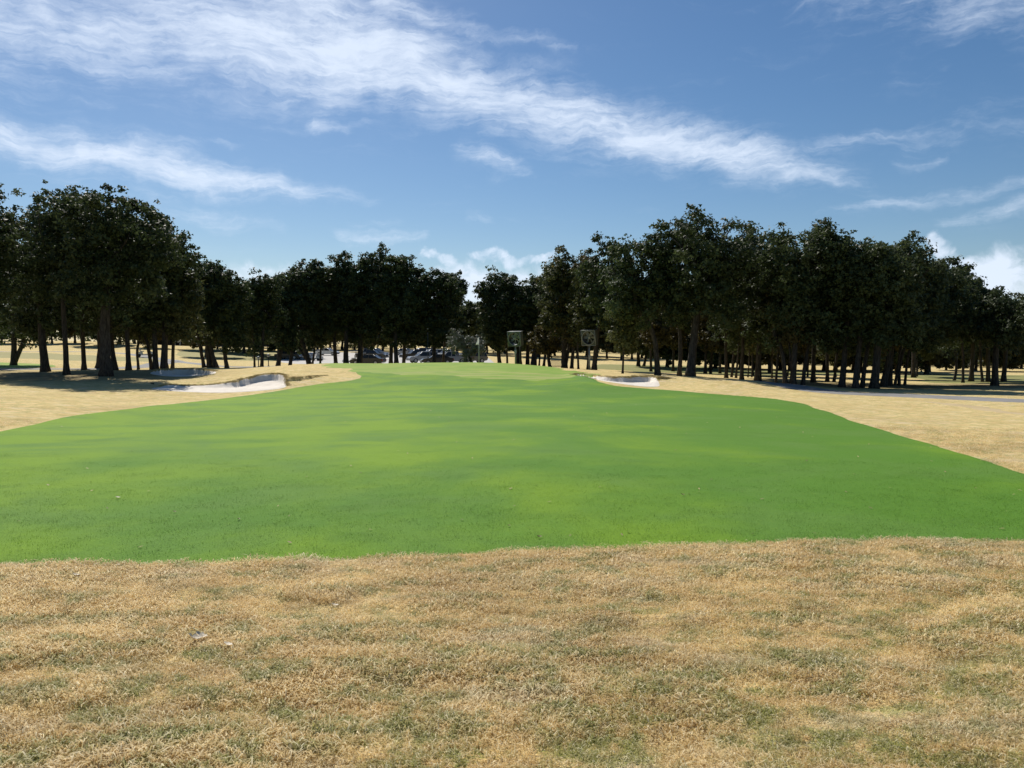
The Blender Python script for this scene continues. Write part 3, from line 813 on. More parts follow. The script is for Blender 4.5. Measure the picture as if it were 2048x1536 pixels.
oak('oak cut off by the left frame edge, its crown tallest at that edge', GL, -38, 47, 22, -32, 345, 640, 58)
oak('old oak with a twin trunk nearest the left frame edge', GL, 27, 68, 12, 32, 450, 700, 62, fork=(44, 690, 10, .1))
oak('oak with a thick straight trunk between the twin and slim trunks at left', GL, 91, 56, 17, 82, 368, 685, 66)
oak('slimmer straight oak standing left of the thickest trunk in the left shade', GL, 133, 50.5, 12, 132, 376, 655, 62)
oak('slender oak in the gap left of the thickest left trunk', GL, 168, 60, 10, 164, 440, 672, 46)
oak('dark flared oak trunk half hidden behind the thickest left trunk', GL, 198, 63, 15, 205, 460, 680, 50, mid=[(203, 700)])
oak('thickest oak of the left grove with a flared foot and the broadest crown', GL, 211, 48.5, 24, 232, 366, 655, 98, mid=[(210, 640)], dens=1.1)
oak('oak just right of the thickest left trunk', GL, 231, 59, 11, 246, 420, 675, 48, mid=[(226, 660)])
oak('straight dark oak second to the right of the thickest left trunk', GL, 257, 58, 11, 265, 410, 670, 48)
oak('thin crooked young oak beside the distant golf cart', GL, 277, 60, 6, 276, 570, 690, 26, 'o', mid=[(274, 700), (280, 672)])
oak('oak leaning left and meeting the straight trunk left of the shaded bunker', GL, 304, 59.5, 8, 294, 450, 680, 36, mid=[(299, 690), (291, 660)])
oak('straight oak above the left tip of the shaded bunker', GL, 311, 58.5, 12, 312, 424, 670, 44)
oak('sturdy oak behind the middle of the shaded bunker', GL, 329, 58.6, 15, 345, 430, 672, 44)
oak('narrow oak rising behind the right half of the shaded bunker', GL, 344, 60, 8, 362, 490, 688, 32, 'o')
oak('oak leaning left, first of the three trunks in front of the clubhouse', GM, 409, 72, 8, 392, 520, 690, 32, mid=[(401, 690), (391, 640)])
oak('middle trunk of the three in front of the clubhouse', GM, 419, 72, 11, 424, 522, 690, 36, mid=[(417, 670)])
oak('oak leaning left, last of the three trunks in front of the clubhouse', GM, 433, 72, 11, 440, 520, 692, 34, mid=[(422, 690), (414, 640)])
oak('lone slightly bent oak right of the three clubhouse trunks', GM, 454, 73, 9, 463, 545, 690, 36, mid=[(449, 690)])
oak('very thin oak beside the path lamps', GM, 509, 78, 5, 500, 555, 700, 30, mid=[(508, 690)])
oak('slim oak just left of the taller path lamp', GM, 523, 79, 8, 530, 548, 698, 32, mid=[(527, 680)])
oak('forked oak at the left end of the car park', GM, 556, 85, 10, 558, 545, 695, 34, fork=(568, 680, 6))
oak('oak leaning right beside the forked one at the car park end', GM, 579, 86, 8, 590, 537, 696, 34, mid=[(585, 690)])
oak('low branched oak leaning over the left end of the car park', GM, 621, 88, 11, 612, 508, 700, 38, mid=[(611, 700), (604, 670)], fork=(595, 688, 5, .5))
oak('thin straight oak, left of the pair before the pale car park', GM, 624, 90, 5, 640, 515, 700, 30, 'o')
oak('thin straight oak, right of the pair before the pale car park', GM, 640, 90, 5, 655, 504, 702, 32, 'o')
oak('oak trunk standing just left of the brown grass tongue by the lot', GC, 672, 90, 9, 678, 504, 695, 36)
oak('oak with a thick dark trunk beside the golf cart in the lot', GC, 692, 89, 12, 702, 514, 695, 34)
oak('oak hiding part of the black pickup', GC, 718, 89, 13, 730, 500, 690, 40)
oak('left trunk of the close group of three behind the green', GC, 781.5, 89, 9, 762, 492, 690, 46, mid=[(781, 650)])
oak('middle lighter trunk of the close group of three behind the green', GC, 793, 88, 10, 798, 498, 690, 40, mid=[(791, 650)])
oak('right trunk of the close group of three behind the green', GC, 807, 90, 8, 826, 528, 692, 34, mid=[(811, 680)])
oak('single oak trunk rising between the parked sedans', GC, 868, 89, 9, 876, 526, 690, 46)
oak('thin oak just right of the trunk between the sedans', GC, 885, 94, 6, 902, 545, 690, 32)
oak('low dark oak at the notch in the tree line behind the flag', GC, 930, 104, 7, 930, 600, 690, 36)
oak('small silvery grey tree left of the flagstick', 'small trees by the green', 947, 77, 6, 930, 664, 722, 36, 's', name='small_tree', lsize=.13, dens=1.2)
oak('bushy oak right of the flagstick with the first crown after the sky notch', GC, 1000, 92, 9, 990, 532, 712, 36)
oak('thin oak between the flagstick and the left fan', GC, 1015, 96, 5, 1010, 560, 705, 26, 'o')
oak('dark oak directly behind the left fan', GC, 1037, 90, 14, 1032, 544, 700, 34)
oak('oak just right of the left fan', GC, 1055, 92, 9, 1062, 545, 700, 28)
oak('thick oak leaning right between the fans', GC, 1067, 88, 13, 1098, 530, 700, 34, mid=[(1071, 690)])
oak('thin stem left of the small rusty tree between the fans', GC, 1078, 90, 4, 1085, 560, 690, 22, 'o')
oak('stem in the middle of the cluster between the fans', GC, 1087, 90, 6, 1110, 510, 690, 30, 'o')
oak('short rusty olive tree leaning left between the fans', 'small trees by the green', 1101, 82, 8, 1092, 650, 716, 27, 'r', mid=[(1097, 715)], name='small_tree')
oak('wide oak with an olive crown left of the right fan', GC, 1130, 80, 13, 1132, 490, 690, 48, 'o', mid=[(1128, 700)], fork=(1138, 690, 7))
oak('oak beside the wide olive oak left of the right fan', GC, 1143, 79, 8, 1158, 476, 685, 42, 'r')
oak('slim straight trunk just left of the right fan', GC, 1157, 77, 5, 1160, 560, 690, 26, 'o')
oak('left of the two trunks right behind the right fan', GC, 1177, 74, 8, 1184, 484, 690, 38, 'o')
oak('right of the two trunks right behind the right fan', GC, 1188, 71, 11, 1215, 470, 680, 48, 'd')
oak('very slim oak with leafy shoots on its trunk right of the right fan', GR_, 1245, 58, 5, 1246, 590, 700, 24, 'o', dens=1.2)
oak('left of two distant trunks behind the leafy slim oak', 'distant oaks on the right', 1277, 98, 8, 1272, 600, 700, 30, 'o')
oak('right of two distant trunks behind the leafy slim oak', 'distant oaks on the right', 1287, 99, 6, 1296, 590, 702, 30, 'd')
oak('distant oak seen just left of the strongly curved trunk', 'distant oaks on the right', 1302, 84, 6, 1308, 560, 700, 26, 'r')
oak('big oak with a strongly curved trunk sweeping up to the left above the bunker', GR_, 1316, 56, 13, 1262, 470, 665, 52, 'd', mid=[(1311, 690), (1298, 650), (1270, 600)])
oak('distant oak between the curved trunk and the tallest oak', 'distant oaks on the right', 1346, 88, 6, 1350, 560, 705, 30, 'r')
oak('dark straight oak touching the left side of the tallest oak', GR_, 1359, 56, 10, 1338, 438, 670, 46, 'd', mid=[(1360, 670)])
oak('tallest oak of the scene, leaning slightly right behind the mound', GR_, 1380, 54, 20, 1408, 412, 660, 90, 'd', mid=[(1388, 680), (1394, 600)], dens=1.05)
for k, (px, lab) in enumerate([(1410, 'first small distant trunk right of the tallest oak'), (1421, 'second small distant trunk right of the tallest oak'),
                               (1440, 'distant oak left of the sunlit grey trunk')]):
    oak(lab, 'distant oaks on the right', px, 82 + k * 3, 6, px + 5, 560 + 10 * k, 708, 28, 'ror'[k])
oak('grey oak trunk with a sunlit left edge right of the tallest oak', GR_, 1453, 62, 8, 1458, 480, 690, 40)
oak('thin dark trunk immediately right of the sunlit grey trunk', GR_, 1463, 66, 5, 1470, 500, 700, 30)
oak('slim trunk midway between the sunlit grey trunk and the mound', GR_, 1472, 64, 5, 1480, 470, 700, 36)
oak('medium oak on the right shoulder of the tallest oak', GR_, 1484, 60, 9, 1488, 442, 690, 36)
oak('very thin sapling right of the tallest oak group, left one of two', GR_, 1496, 68, 3, 1498, 600, 705, 22, 'o')
oak('very thin sapling right of the tallest oak group, right one of two', GR_, 1504, 69, 3, 1508, 590, 705, 22, 'o')
oak('oak standing where the mound slopes down to the shade', GR_, 1513, 57, 10, 1532, 458, 690, 42)
oak('narrow oak hard by the foot of the mound', GR_, 1521, 57.5, 6, 1524, 520, 698, 28)
oak('thin dark oak left of the pale narrow trunk', GR_, 1544, 70, 4, 1546, 560, 705, 26, 'o')
oak('narrow pale trunk at the left end of the right shade', GR_, 1552, 54, 6, 1560, 530, 700, 30, 'r')
oak('oak curving up to the left at the start of the right grove shade', GR_, 1572, 52.5, 11, 1556, 456, 690, 40, mid=[(1565, 700), (1548, 660)])
oak('large straight oak with its foot in the left end of the right shade', GR_, 1586, 52.3, 14, 1612, 444, 690, 58, mid=[(1588, 690)], fork=(1578, 680, 5, .2))
oak('oak leaning right with a pale flared foot', GR_, 1606, 52.5, 9, 1642, 452, 688, 40, mid=[(1613, 720), (1624, 670)])
oak('straight oak in front of the tan field, left one', GR_, 1627, 60, 10, 1632, 480, 692, 38)
oak('straight oak in front of the tan field with a flared foot', GR_, 1655, 62, 8, 1662, 500, 690, 34)
oak('slim oak right of the flared one before the tan field', GR_, 1668, 63, 6, 1678, 495, 690, 30)
oak('thick oak at the middle of the right grove', GR_, 1684, 51.5, 14, 1700, 472, 692, 44, mid=[(1690, 700)])
oak('oak leaning right, nearest the cart path', GR_, 1711, 50.5, 13, 1735, 478, 690, 40, mid=[(1719, 700)])
oak('oak leaning right just behind the one nearest the cart path', GR_, 1724, 51.5, 10, 1752, 500, 690, 36, mid=[(1732, 700)])
oak('broadest dark trunk of the right grove', GR_, 1749, 50.6, 18, 1772, 473, 690, 56, dens=1.05)
oak('broad dark trunk right behind the broadest one', GR_, 1767, 55, 14, 1805, 476, 690, 48)
oak('oak third to the right of the broadest right trunk', GR_, 1781, 56, 9, 1790, 520, 692, 34)
oak('slim dark oak among the last close trunks of the right grove', GR_, 1790, 57, 6, 1826, 500, 692, 34)
oak('slim oak next to last of the close right trunks', GR_, 1799, 57, 7, 1842, 505, 690, 34, mid=[(1803, 720)])
oak('oak leaning right, last of the close right trunks', GR_, 1810, 57.5, 6, 1866, 495, 690, 38, mid=[(1816, 710), (1826, 680)])
oak('short stout oak at the edge of the far right fairway', 'distant oaks on the right', 1828, 82, 9, 1835, 560, 705, 36)
oak('distant oak with a fan of limbs at far right, leaning right', 'distant oaks on the right', 1909, 72, 6, 1894, 492, 700, 40, mid=[(1914, 720)])
oak('slim oak standing alone on the sunlit far right turf', 'distant oaks on the right', 1927, 63, 6, 1905, 510, 700, 38, mid=[(1926, 700)])
oak('thick pair stem oak between the slim lone oak and the right edge', 'distant oaks on the right', 1943, 67, 10, 1934, 555, 700, 34)
oak('oak leaning left in the far right group', 'distant oaks on the right', 1967, 65, 6, 1956, 575, 700, 34, mid=[(1962, 710)])
oak('oak just left of the thick right edge trunk', 'distant oaks on the right', 1978, 65, 9, 1978, 585, 700, 30)
oak('thick oak trunk nearest the right frame edge', GR_, 1990, 54.5, 14, 1992, 584, 696, 46)
oak('oak behind the thick right edge trunk', 'distant oaks on the right', 2008, 66, 10, 2022, 590, 690, 40, 'o')
g_ = np.random.default_rng(55)
for k in range(9):
    px = 1405 + k * 53 + g_.uniform(-12, 12); D = g_.uniform(70, 88)
    oak(['leftmost', 'second', 'third', 'fourth', 'fifth', 'sixth', 'seventh', 'eighth', 'ninth'][k] + ' low branched young oak from the left in the dim understorey', 'young oaks under the right grove',
        px, D, 4, px + g_.uniform(-8, 8), 600 + g_.uniform(-10, 20), 712 + g_.uniform(-4, 14), 34, 'dro'[k % 3], name='young_oak')
oak('oak cut off by the right frame edge', GR_, 2075, 60, 12, 2068, 592, 690, 42, 'o')

# backing rows that close the wood: own positions, shared crowns
VAR = []
for k in range(7):
    me, _ = crown_mesh(4.6, 4.2, 4.1, 5000 + k, .42, .8)
    tm = trunk_mesh(.26, [(0, 0, -.2), (.1, 0, 1.5), (.2, .1, 3.2), (.1, 0, 6.0)], (0, 0, 6.2), (4, 4, 3.4), 5100 + k, nseg=7)
    tm.materials.append(BARK)
    VAR.append((me, tm))
g = np.random.default_rng(77)
ORD = 'leftmost second third fourth fifth sixth seventh eighth ninth tenth eleventh twelfth thirteenth fourteenth fifteenth sixteenth seventeenth eighteenth nineteenth twentieth twenty-first twenty-second'.split()
def backing(label, group, px0, px1, D0, D1, n, topy, tone='dor', low=5.6):
    P0s = []
    for i in range(n):
        px = px0 + (px1 - px0) * (i + .5) / n + g.uniform(-.35, .35) * (px1 - px0) / n; D = g.uniform(D0, D1)
        x = xat(px, D); z = hz(x, D) - .1; h = at(px, topy + g.uniform(-14, 14), D).z - z
        s = max(.55, h / 10.2)
        root = empty('oak_tree', (x, D, z), g.uniform(0, 6.28)); tag(root, ORD[i] + ' ' + label, 'tree', group)
        me, tm = VAR[int(g.integers(len(VAR)))]
        t = link('trunk', tm, None, root); t.scale = (s, s, s)
        c = link('crown', me.copy() if False else me, None, root); c.location = (0, 0, low * s); c.scale = (s * g.uniform(.9, 1.15),) * 2 + (s * 1.02,)
        tn = tone[int(g.integers(len(tone)))]
        if not c.data.materials: c.data.materials.append(LEAF[tn])
        c.material_slots[0].link = 'OBJECT'; c.material_slots[0].material = LEAF[tn]
backing('oak from the left in the row across the fairways', 'backing oaks on the left', -420, 330, 155, 185, 19, 596)
backing('oak from the left in the row by the clubhouse', 'backing oaks by the clubhouse', 390, 600, 115, 180, 12, 605)
backing('oak from the left in the row beyond the car park', 'backing oaks beyond the car park', 590, 1010, 182, 210, 20, 612)
backing('oak from the left in the far row behind the fans', 'backing oaks behind the fans', 960, 1330, 150, 190, 18, 620)
backing('oak from the left in the dark row behind the right grove', 'middle oaks behind the right grove', 1330, 1860, 98, 124, 22, 600, low=4.9)
backing('oak from the left in the last row at far right', 'far right oaks', 1840, 2250, 112, 150, 13, 645, 'or', low=5.0)

# far wood that reads as one mass
def wood(name, label, px0, px1, D0, D1, n, tops, seed, mat):
    g = np.random.default_rng(seed); C, R_ = [], []
    px = g.uniform(px0, px1, n); D = g.uniform(D0, D1, n); x = (px - 1024) / F * D; z = H(x, D)
    zt = np.array([at(a, np.interp(a, *tops), d).z for a, d in zip(px, D)])
    hgt = z + (zt - z) * g.random(n) ** .8
    C = np.column_stack([x, D, hgt]); O = g.normal(size=C.shape)
    v, f, t = gen_leaves(C, O * .3, g.uniform(.8, 1.8, n), 26, .6, g)
    o = link(name, np_mesh(name, v, f, {'rnd': t}), mat); tag(o, label, 'woodland', kind='stuff')
wood('far_wood', 'dark wood closing the horizon behind all the fairways', -1500, 1500, 225, 265, 6400, ([-1500, 300, 700, 1000, 1300, 1500], [600, 605, 630, 640, 640, 640]), 3, LEAF['d'])
wood('far_wood', 'low dark wood closing the horizon at the right', 1400, 2600, 150, 190, 2600, ([1400, 1800, 2600], [660, 690, 700]), 4, LEAF['o'])

# ------------------------------------------------------------------ fans
STEEL = simple('galvanised_steel', (.30, .32, .33), .5, .5, .2)
GFAN = simple('fan_green_paint', (.06, .072, .068), .5, .4)
GBL = simple('fan_blade_paint', (.20, .22, .21), .45, .5)
BLK = simple('black_rubber', (.02, .02, .02), .7, .3)
def fan(label, px, D, py_c, size, yaw, spin):
    x = xat(px, D); z = hz(x, D) - .1; hc = at(px, py_c, D).z - z
    root = empty('course_fan', (x, D, z)); tag(root, label, 'fan', 'big green course fans on poles behind the green')
    MB().tube([(0, .1, 0), (0, .1, hc - size / 2 - .02)], .07, 12).build('pole', STEEL, root)
    MB().tube([(.42, .22, 0), (.42, .22, hc - size / 2 - .02)], .035, 8).build('support_post', GFAN, root)
    rot = Matrix.Rotation(math.radians(yaw), 3, 'Z') @ Matrix.Rotation(math.radians(-7), 3, 'Y') 
    head = Matrix.Rotation(math.radians(yaw), 4, 'Z') @ Matrix.Rotation(math.radians(9), 4, 'X')
    s2 = size / 2; R0 = size * .435; n = 40; dp = .56
    def put(o): o.matrix_local = Matrix.Translation((0, 0, hc)) @ head; return o
    mb = MB(); vs = []; fs = []
    def ring(y, r): return [(r * math.cos(2 * math.pi * k / n), y, r * math.sin(2 * math.pi * k / n)) for k in range(n)]
    def sq(y):
        out = []
        for k in range(n):
            c, s = math.cos(2 * math.pi * k / n), math.sin(2 * math.pi * k / n); q = s2 / max(abs(c), abs(s)); out.append((q * c, y, q * s))
        return out
    loops = [sq(dp / 2), sq(-dp / 2), ring(-dp / 2, R0 * 1.02), ring(dp / 2, R0 * .98), ring(dp / 2, R0 * 1.0), sq(dp / 2 + .001)]
    for L in loops[:5]: vs += L
    for i in range(4):
        for k in range(n): k2 = (k + 1) % n; fs.append((i * n + k, i * n + k2, (i + 1) * n + k2, (i + 1) * n + k))
    for k in range(n): k2 = (k + 1) % n; fs.append((4 * n + k, 4 * n + k2, k2, k))
    mb.add(vs, fs); put(mb.build('housing', GFAN, root))
    rm = MB(); pts = [Vector(p) for p in ring(-dp / 2 - .015, R0 * 1.03)]; pts.append(pts[0]); rm.tube(pts, .022, 6, False); put(rm.build('shroud_ring', STEEL, root))
    em = MB()
    for a, b in (((-s2, -s2), (s2, -s2)), ((s2, -s2), (s2, s2)), ((s2, s2), (-s2, s2)), ((-s2, s2), (-s2, -s2))):
        em.tube([(a[0], -dp / 2, a[1]), (b[0], -dp / 2, b[1])], .022, 6)
    put(em.build('frame', STEEL, root))
    put(MB().tube([(0, -.14, 0), (0, .10, 0)], size * .075, 16).build('hub', GBL, root))
    put(MB().tube([(0, .10, 0), (0, .36, 0)], size * .1, 14).build('motor', GFAN, root))
    bar = MB(); bar.tube([(-R0, .22, 0), (R0, .22, 0)], .022, 6); bar.tube([(0, .22, -R0), (0, .22, R0)], .022, 6); put(bar.build('motor_bracket', GFAN, root))
    bm = MB(); vs = []
    for i in range(6):
        t = i / 5; r = size * .06 + t * (R0 * .9 - size * .06); wd = size * (.05 + .055 * math.sin(math.pi * (.25 + .6 * t))); tw = math.radians(52 - 26 * t)
        for sgn in (-1, 1):
            for th in (-.006, .006): vs.append((sgn * wd * math.cos(tw), sgn * wd * math.sin(tw) + th, r))
    fs = []
    for i in range(5):
        a = i * 4; b = a + 4; fs += [(a, a + 2, b + 2, b), (a + 1, b + 1, b + 3, a + 3), (a, b, b + 1, a + 1), (a + 2, a + 3, b + 3, b + 2)]
    fs += [(0, 1, 3, 2), (20, 22, 23, 21)]; bm.add(vs, fs); bme = bm.mesh('blade'); bme.materials.append(GBL)
    for k in range(6):
        o = link('blade', bme, None, root); o.matrix_local = Matrix.Translation((0, 0, hc)) @ head @ Matrix.Rotation(math.radians(spin + 60 * k), 4, 'Y')
    MB().box((.0, -.05, 1.3), (.22, .14, .34)).build('control_box', STEEL, root, .01)
    return root
fan('left large square fan on a pole behind the green', 1031, 72.5, 677, 1.34, -30, 8)
fan('right large square fan on a pole, standing lower beside the green', 1179, 71.0, 675, 1.40, -32, 32)

# ------------------------------------------------------------------ flagstick, pole, rakes, lamps, fence
WHITE = simple('white_paint', (.78, .78, .76), .5, .4, var=.03)
x, y = xat(958, 66), 66.0; z = hz(x, y)
fl = empty('flagstick', (x, y, z)); tag(fl, 'white flag hanging limp on the flagstick of the green', 'golf flag')
MB().tube([(0, 0, -.1), (0, 0, 2.2)], .016, 8).build('pole', simple('flagstick_paint', (.8, .8, .78), .4, .4), fl)
MB().tube([(0, 0, -.02), (0, 0, .022)], .075, 14).build('cup', BLK, fl)
vs, fs = [], []
for i in range(9):
    for j in range(7):
        t = j / 6; u = i / 8
        vs.append((-.02 - t * (.10 + .12 * u) + .02 * math.sin(u * 5), .035 * math.sin(t * 9 + u * 2) * (.4 + t), 2.18 - u * .62 - t * .10 * (1 - u)))
for i in range(8):
    for j in range(6): a = i * 7 + j; fs.append((a, a + 1, a + 8, a + 7))
fm = MB().add(vs, fs, True).build('flag', WHITE, fl); 
m = Mat('flag_cloth'); m.base((.8, .8, .8), .8, .1); t_ = m.n('ShaderNodeBsdfTranslucent'); t_.inputs[0].default_value = (.8, .8, .8, 1)
x_ = m.n('ShaderNodeMixShader'); m.l(m.b.outputs[0], x_.inputs[1]); m.l(t_.outputs[0], x_.inputs[2]); m.l(x_.outputs[0], m.o.inputs[0]); fm.data.materials[0] = m.m
so = fm.modifiers.new('thick', 'SOLIDIFY'); so.thickness = .006
x, y = xat(856, 80), 80.0; z = hz(x, y)
p_ = empty('steel_pole', (x, y, z)); tag(p_, 'thin grey pole standing before the parked cars', 'pole')
MB().tube([(0, 0, -.2), (0, 0, 3.4)], [.035, .025], 8).build('shaft', GFAN, p_); MB().tube([(0, 0, 3.7), (0, 0, 3.78)], .05, 8).build('cap', STEEL, p_)

def rake(label, p0, p1):
    a = Vector((p0[0], p0[1], hz(*p0) + .05)); b = Vector((p1[0], p1[1], hz(*p1) + .07))
    r = empty('bunker_rake', a); tag(r, label, 'rake', 'rakes lying by the bunkers')
    MB().tube([(0, 0, 0), b - a], .018, 6).build('handle', simple('rake_handle', (.62, .56, .42), .6, .3), r)
    d = (b - a).normalized(); s = Vector((-d.y, d.x, 0)); hd = MB(); c = b - a
    hd.tube([c - s * .32, c + s * .32], .02, 6)
    for k in range(9): q = c + s * (-.30 + .075 * k); hd.tube([q, q + Vector((0, 0, -.07))], .008, 5)
    hd.build('head', BLK, r)
rake('rake with a pale handle lying right of the right bunker', (xat(1353, 45.5), 45.5), (xat(1322, 46.3), 46.3))
rake('dark rake lying on the grass left of the long bunker', (xat(328, 43.6), 43.6), (xat(304, 43.2), 43.2))

def lamp(label, px, D, h):
    x = xat(px, D); r = empty('path_lamp', (x, D, hz(x, D) - .05)); tag(r, label, 'lamp', 'low lamps beside the cart path')
    MB().tube([(0, 0, 0), (0, 0, h)], .05, 8).build('post', BLK, r)
    MB().tube([(0, 0, h), (0, 0, h + .18)], [.13, .13], 10).build('lantern', simple('lamp_glass', (.5, .5, .46), .3, .5), r)
    MB().tube([(0, 0, h + .18), (0, 0, h + .34)], [.26, .04], 12).build('lamp_cap', STEEL, r)
    MB().tube([(0, 0, 0), (0, 0, .16)], [.15, .1], 10).build('foot', BLK, r)
lamp('low path lamp left of the slim oak before the lot', 517, 84, .9)
lamp('taller path lamp standing clear on the grass before the lot', 537, 87, 1.15)

x0, x1, yf = xat(1102, 94), xat(1124, 94), 94.0; z = hz((x0 + x1) / 2, yf)
fe = empty('picket_fence', (x0, yf, z)); tag(fe, 'short dark iron fence between trunks left of the right fan', 'fence')
pk = MB().tube([(0, 0, -.1), (0, 0, .95)], .022, 5).mesh('picket'); pk.materials.append(BLK)
Lf = x1 - x0
for k in range(13): o = link('picket', pk, None, fe); o.location = (Lf * k / 12, 0, 0)
MB().box((Lf / 2, 0, .82), (Lf, .05, .05)).build('rail', BLK, fe); MB().box((Lf / 2, 0, .12), (Lf, .05, .05)).build('rail', BLK, fe)

# ------------------------------------------------------------------ vehicles
GLASS = simple('tinted_glass', (.02, .025, .03), .25, .35)
RIM = simple('wheel_rim', (.45, .45, .46), .35, .5, .7)
REDL = simple('tail_light', (.35, .02, .02), .3, .5); HEADL = simple('headlight_glass', (.7, .7, .7), .15, .6)
_paint = {}
def paint(n, c):
    if n not in _paint: 
        m = Mat(n); o_ = m.n('ShaderNodeTexCoord').outputs['Object']
        m.base(m.mix(m.remap(m.noise(o_, 2, 3), .3, .7), [q * .92 for q in c], c), .28, .5, .25)
        m.b.inputs['Coat Weight'].default_value = .6; m.b.inputs['Coat Roughness'].default_value = .08; _paint[n] = m.m
    return _paint[n]
PROF = {
 'pickup': dict(L=5.7, W=1.95, body=[(-2.85, .45), (-2.8, 1.12), (-.75, 1.14), (1.15, 1.16), (2.45, 1.08), (2.8, .95), (2.85, .5), (2.35, .38), (-2.4, .38)],
                cab=[(-.75, 1.12), (-.62, 1.82), (.55, 1.84), (1.3, 1.12)], wheel=.42, ax=(-1.75, 1.85), bed=True),
 'suv': dict(L=4.9, W=1.92, body=[(-2.42, .5), (-2.42, 1.08), (-1.0, 1.1), (.95, 1.1), (2.2, 1.0), (2.42, .8), (2.42, .45), (2.0, .36), (-2.1, .36)],
             cab=[(-2.35, 1.08), (-2.05, 1.72), (.3, 1.76), (1.15, 1.08)], wheel=.37, ax=(-1.45, 1.5), bed=False),
 'sedan': dict(L=4.7, W=1.8, body=[(-2.35, .45), (-2.33, .92), (-1.5, .98), (.9, .95), (2.1, .82), (2.33, .65), (2.33, .35), (1.95, .26), (-2.0, .26)],
               cab=[(-1.75, .95), (-1.0, 1.42), (.25, 1.45), (1.15, .93)], wheel=.33, ax=(-1.4, 1.45), bed=False)}
def car(kind, label, px, D, heading, pn, pc):
    q = PROF[kind]; x = xat(px, D); pt = paint(pn, pc)
    root = empty({'pickup': 'pickup_truck', 'suv': 'parked_suv', 'sedan': 'parked_car'}[kind], (x, D, hz(x, D) + .05), math.radians(heading))
    tag(root, label, {'pickup': 'pickup truck', 'suv': 'car', 'sedan': 'car'}[kind], 'vehicles parked in the lot behind the green')
    hw = q['W'] / 2
    MB().prism(q['body'], -hw, hw).build('body', pt, root, .07)
    # tapered cabin: glass core with painted roof and pillars
    cb = q['cab']; t = .16; z0, z1 = cb[0][1], cb[1][1]
    def cabv(ins, dz=0):
        out = []
        for s in (-1, 1):
            for (cx_, cz_) in cb:
                w = hw - .04 - (t if cz_ > z0 + .2 else 0) - ins; out.append((cx_ * (1 - ins * .3), s * w, cz_ + (dz if cz_ > z0 + .2 else 0)))
        return out
    vs = cabv(0); MB().add(vs, [(0, 1, 2, 3), (7, 6, 5, 4), (0, 4, 5, 1), (1, 5, 6, 2), (2, 6, 7, 3), (3, 7, 4, 0)]).build('window', GLASS, root, .03)
    MB().box(((cb[1][0] + cb[2][0]) / 2, 0, z1 + .012), (cb[2][0] - cb[1][0] + .12, 2 * (hw - t - .02), .07)).build('roof', pt, root, .03)
    pm = MB()
    for s in (-1, 1):
        for a, b in ((0, 1), (3, 2)): pm.tube([(cb[a][0], s * (hw - .04), cb[a][1]), (cb[b][0], s * (hw - .04 - t), cb[b][1])], .045, 5)
        mxp = (cb[1][0] + cb[2][0]) / 2; pm.tube([(mxp, s * (hw - .04), z0), (mxp, s * (hw - .04 - t), z1)], .045, 5)
    pm.build('pillars', pt, root)
    if q['bed']:
        MB().box((-1.8, 0, 1.135), (1.95, 2 * hw - .24, .05)).build('bed_floor', BLK, root)
    wm = MB().tube([(0, -.12, 0), (0, .12, 0)], q['wheel'], 18).mesh('tyre'); wm.materials.append(BLK)
    rmn = MB().tube([(0, -.13, 0), (0, .13, 0)], q['wheel'] * .62, 12).mesh('rim'); rmn.materials.append(RIM)
    for ax in q['ax']:
        for s in (-1, 1):
            w = link('wheel', wm, None, root); w.location = (ax, s * (hw - .1), q['wheel']); link('rim', rmn, None, w)
    xb = q['body'][5][0]; zb = q['body'][5][1]
    for s in (-1, 1):
        MB().box((xb - .03, s * (hw - .28), zb - .06), (.16, .36, .16)).build('headlight', HEADL, root, .03)
        MB().box((q['body'][1][0] + .02, s * (hw - .16), q['body'][1][1] - .2), (.12, .2, .26)).build('tail_light', REDL, root, .02)
        MB().box((cb[3][0] - .25, s * (hw + .1), z0 + .08), (.12, .2, .16)).build('mirror', pt, root, .02)
    MB().box((xb + .02, 0, zb - .3), (.12, q['W'] * .5, .2)).build('grille', BLK, root, .02)
    MB().box((xb + .03, 0, .5), (.16, q['W'] * .92, .16)).build('bumper', STEEL, root, .03)
    return root
BLACK, SILV, WHT, BLUE, GREY = ('black_paint', (.012, .013, .015)), ('silver_paint', (.36, .37, .37)), ('white_car_paint', (.75, .76, .77)), ('slate_blue_paint', (.12, .15, .19)), ('grey_paint', (.12, .125, .13))
car('pickup', 'black pickup truck left in the lot, parked side on', 744, 138, -12, *BLACK)
car('suv', 'blue grey car parked behind the black pickup on the left', 752, 150, -20, *BLUE)
car('sedan', 'dark car nearest the green, only its roof showing over the crest', 736, 106, 170, *BLACK)
car('pickup', 'black pickup truck, leftmost of the close cluster behind the green', 832, 138, -150, *BLACK)
car('suv', 'silver car parked behind the black pickup of the cluster', 842, 152, -160, *SILV)
car('suv', 'silver car with its nose left, left of the thin trunk', 846, 123, -155, *SILV)
car('suv', 'white car with only its roof showing behind the thin pole', 862, 142, -155, *WHT)
car('sedan', 'black car beneath the single trunk in the cluster', 874, 113, -165, *BLACK)
car('pickup', 'white truck behind the silver grey pickup', 897, 140, -150, *WHT)
car('pickup', 'silver grey pickup truck, nearest right vehicle of the cluster', 906, 118, 168, *SILV)
car('suv', 'grey car tucked under the silvery tree', 943, 122, -160, *GREY)
car('sedan', 'black car at the left end of the lot', 578, 136, -10, *BLACK)
car('suv', 'dark grey car behind the low branched oak', 600, 139, -14, *GREY)
car('sedan', 'silver car at the far edge of the lot', 812, 162, -20, *SILV)
car('sedan', 'white car at the far left of the lot', 655, 158, -10, *WHT)
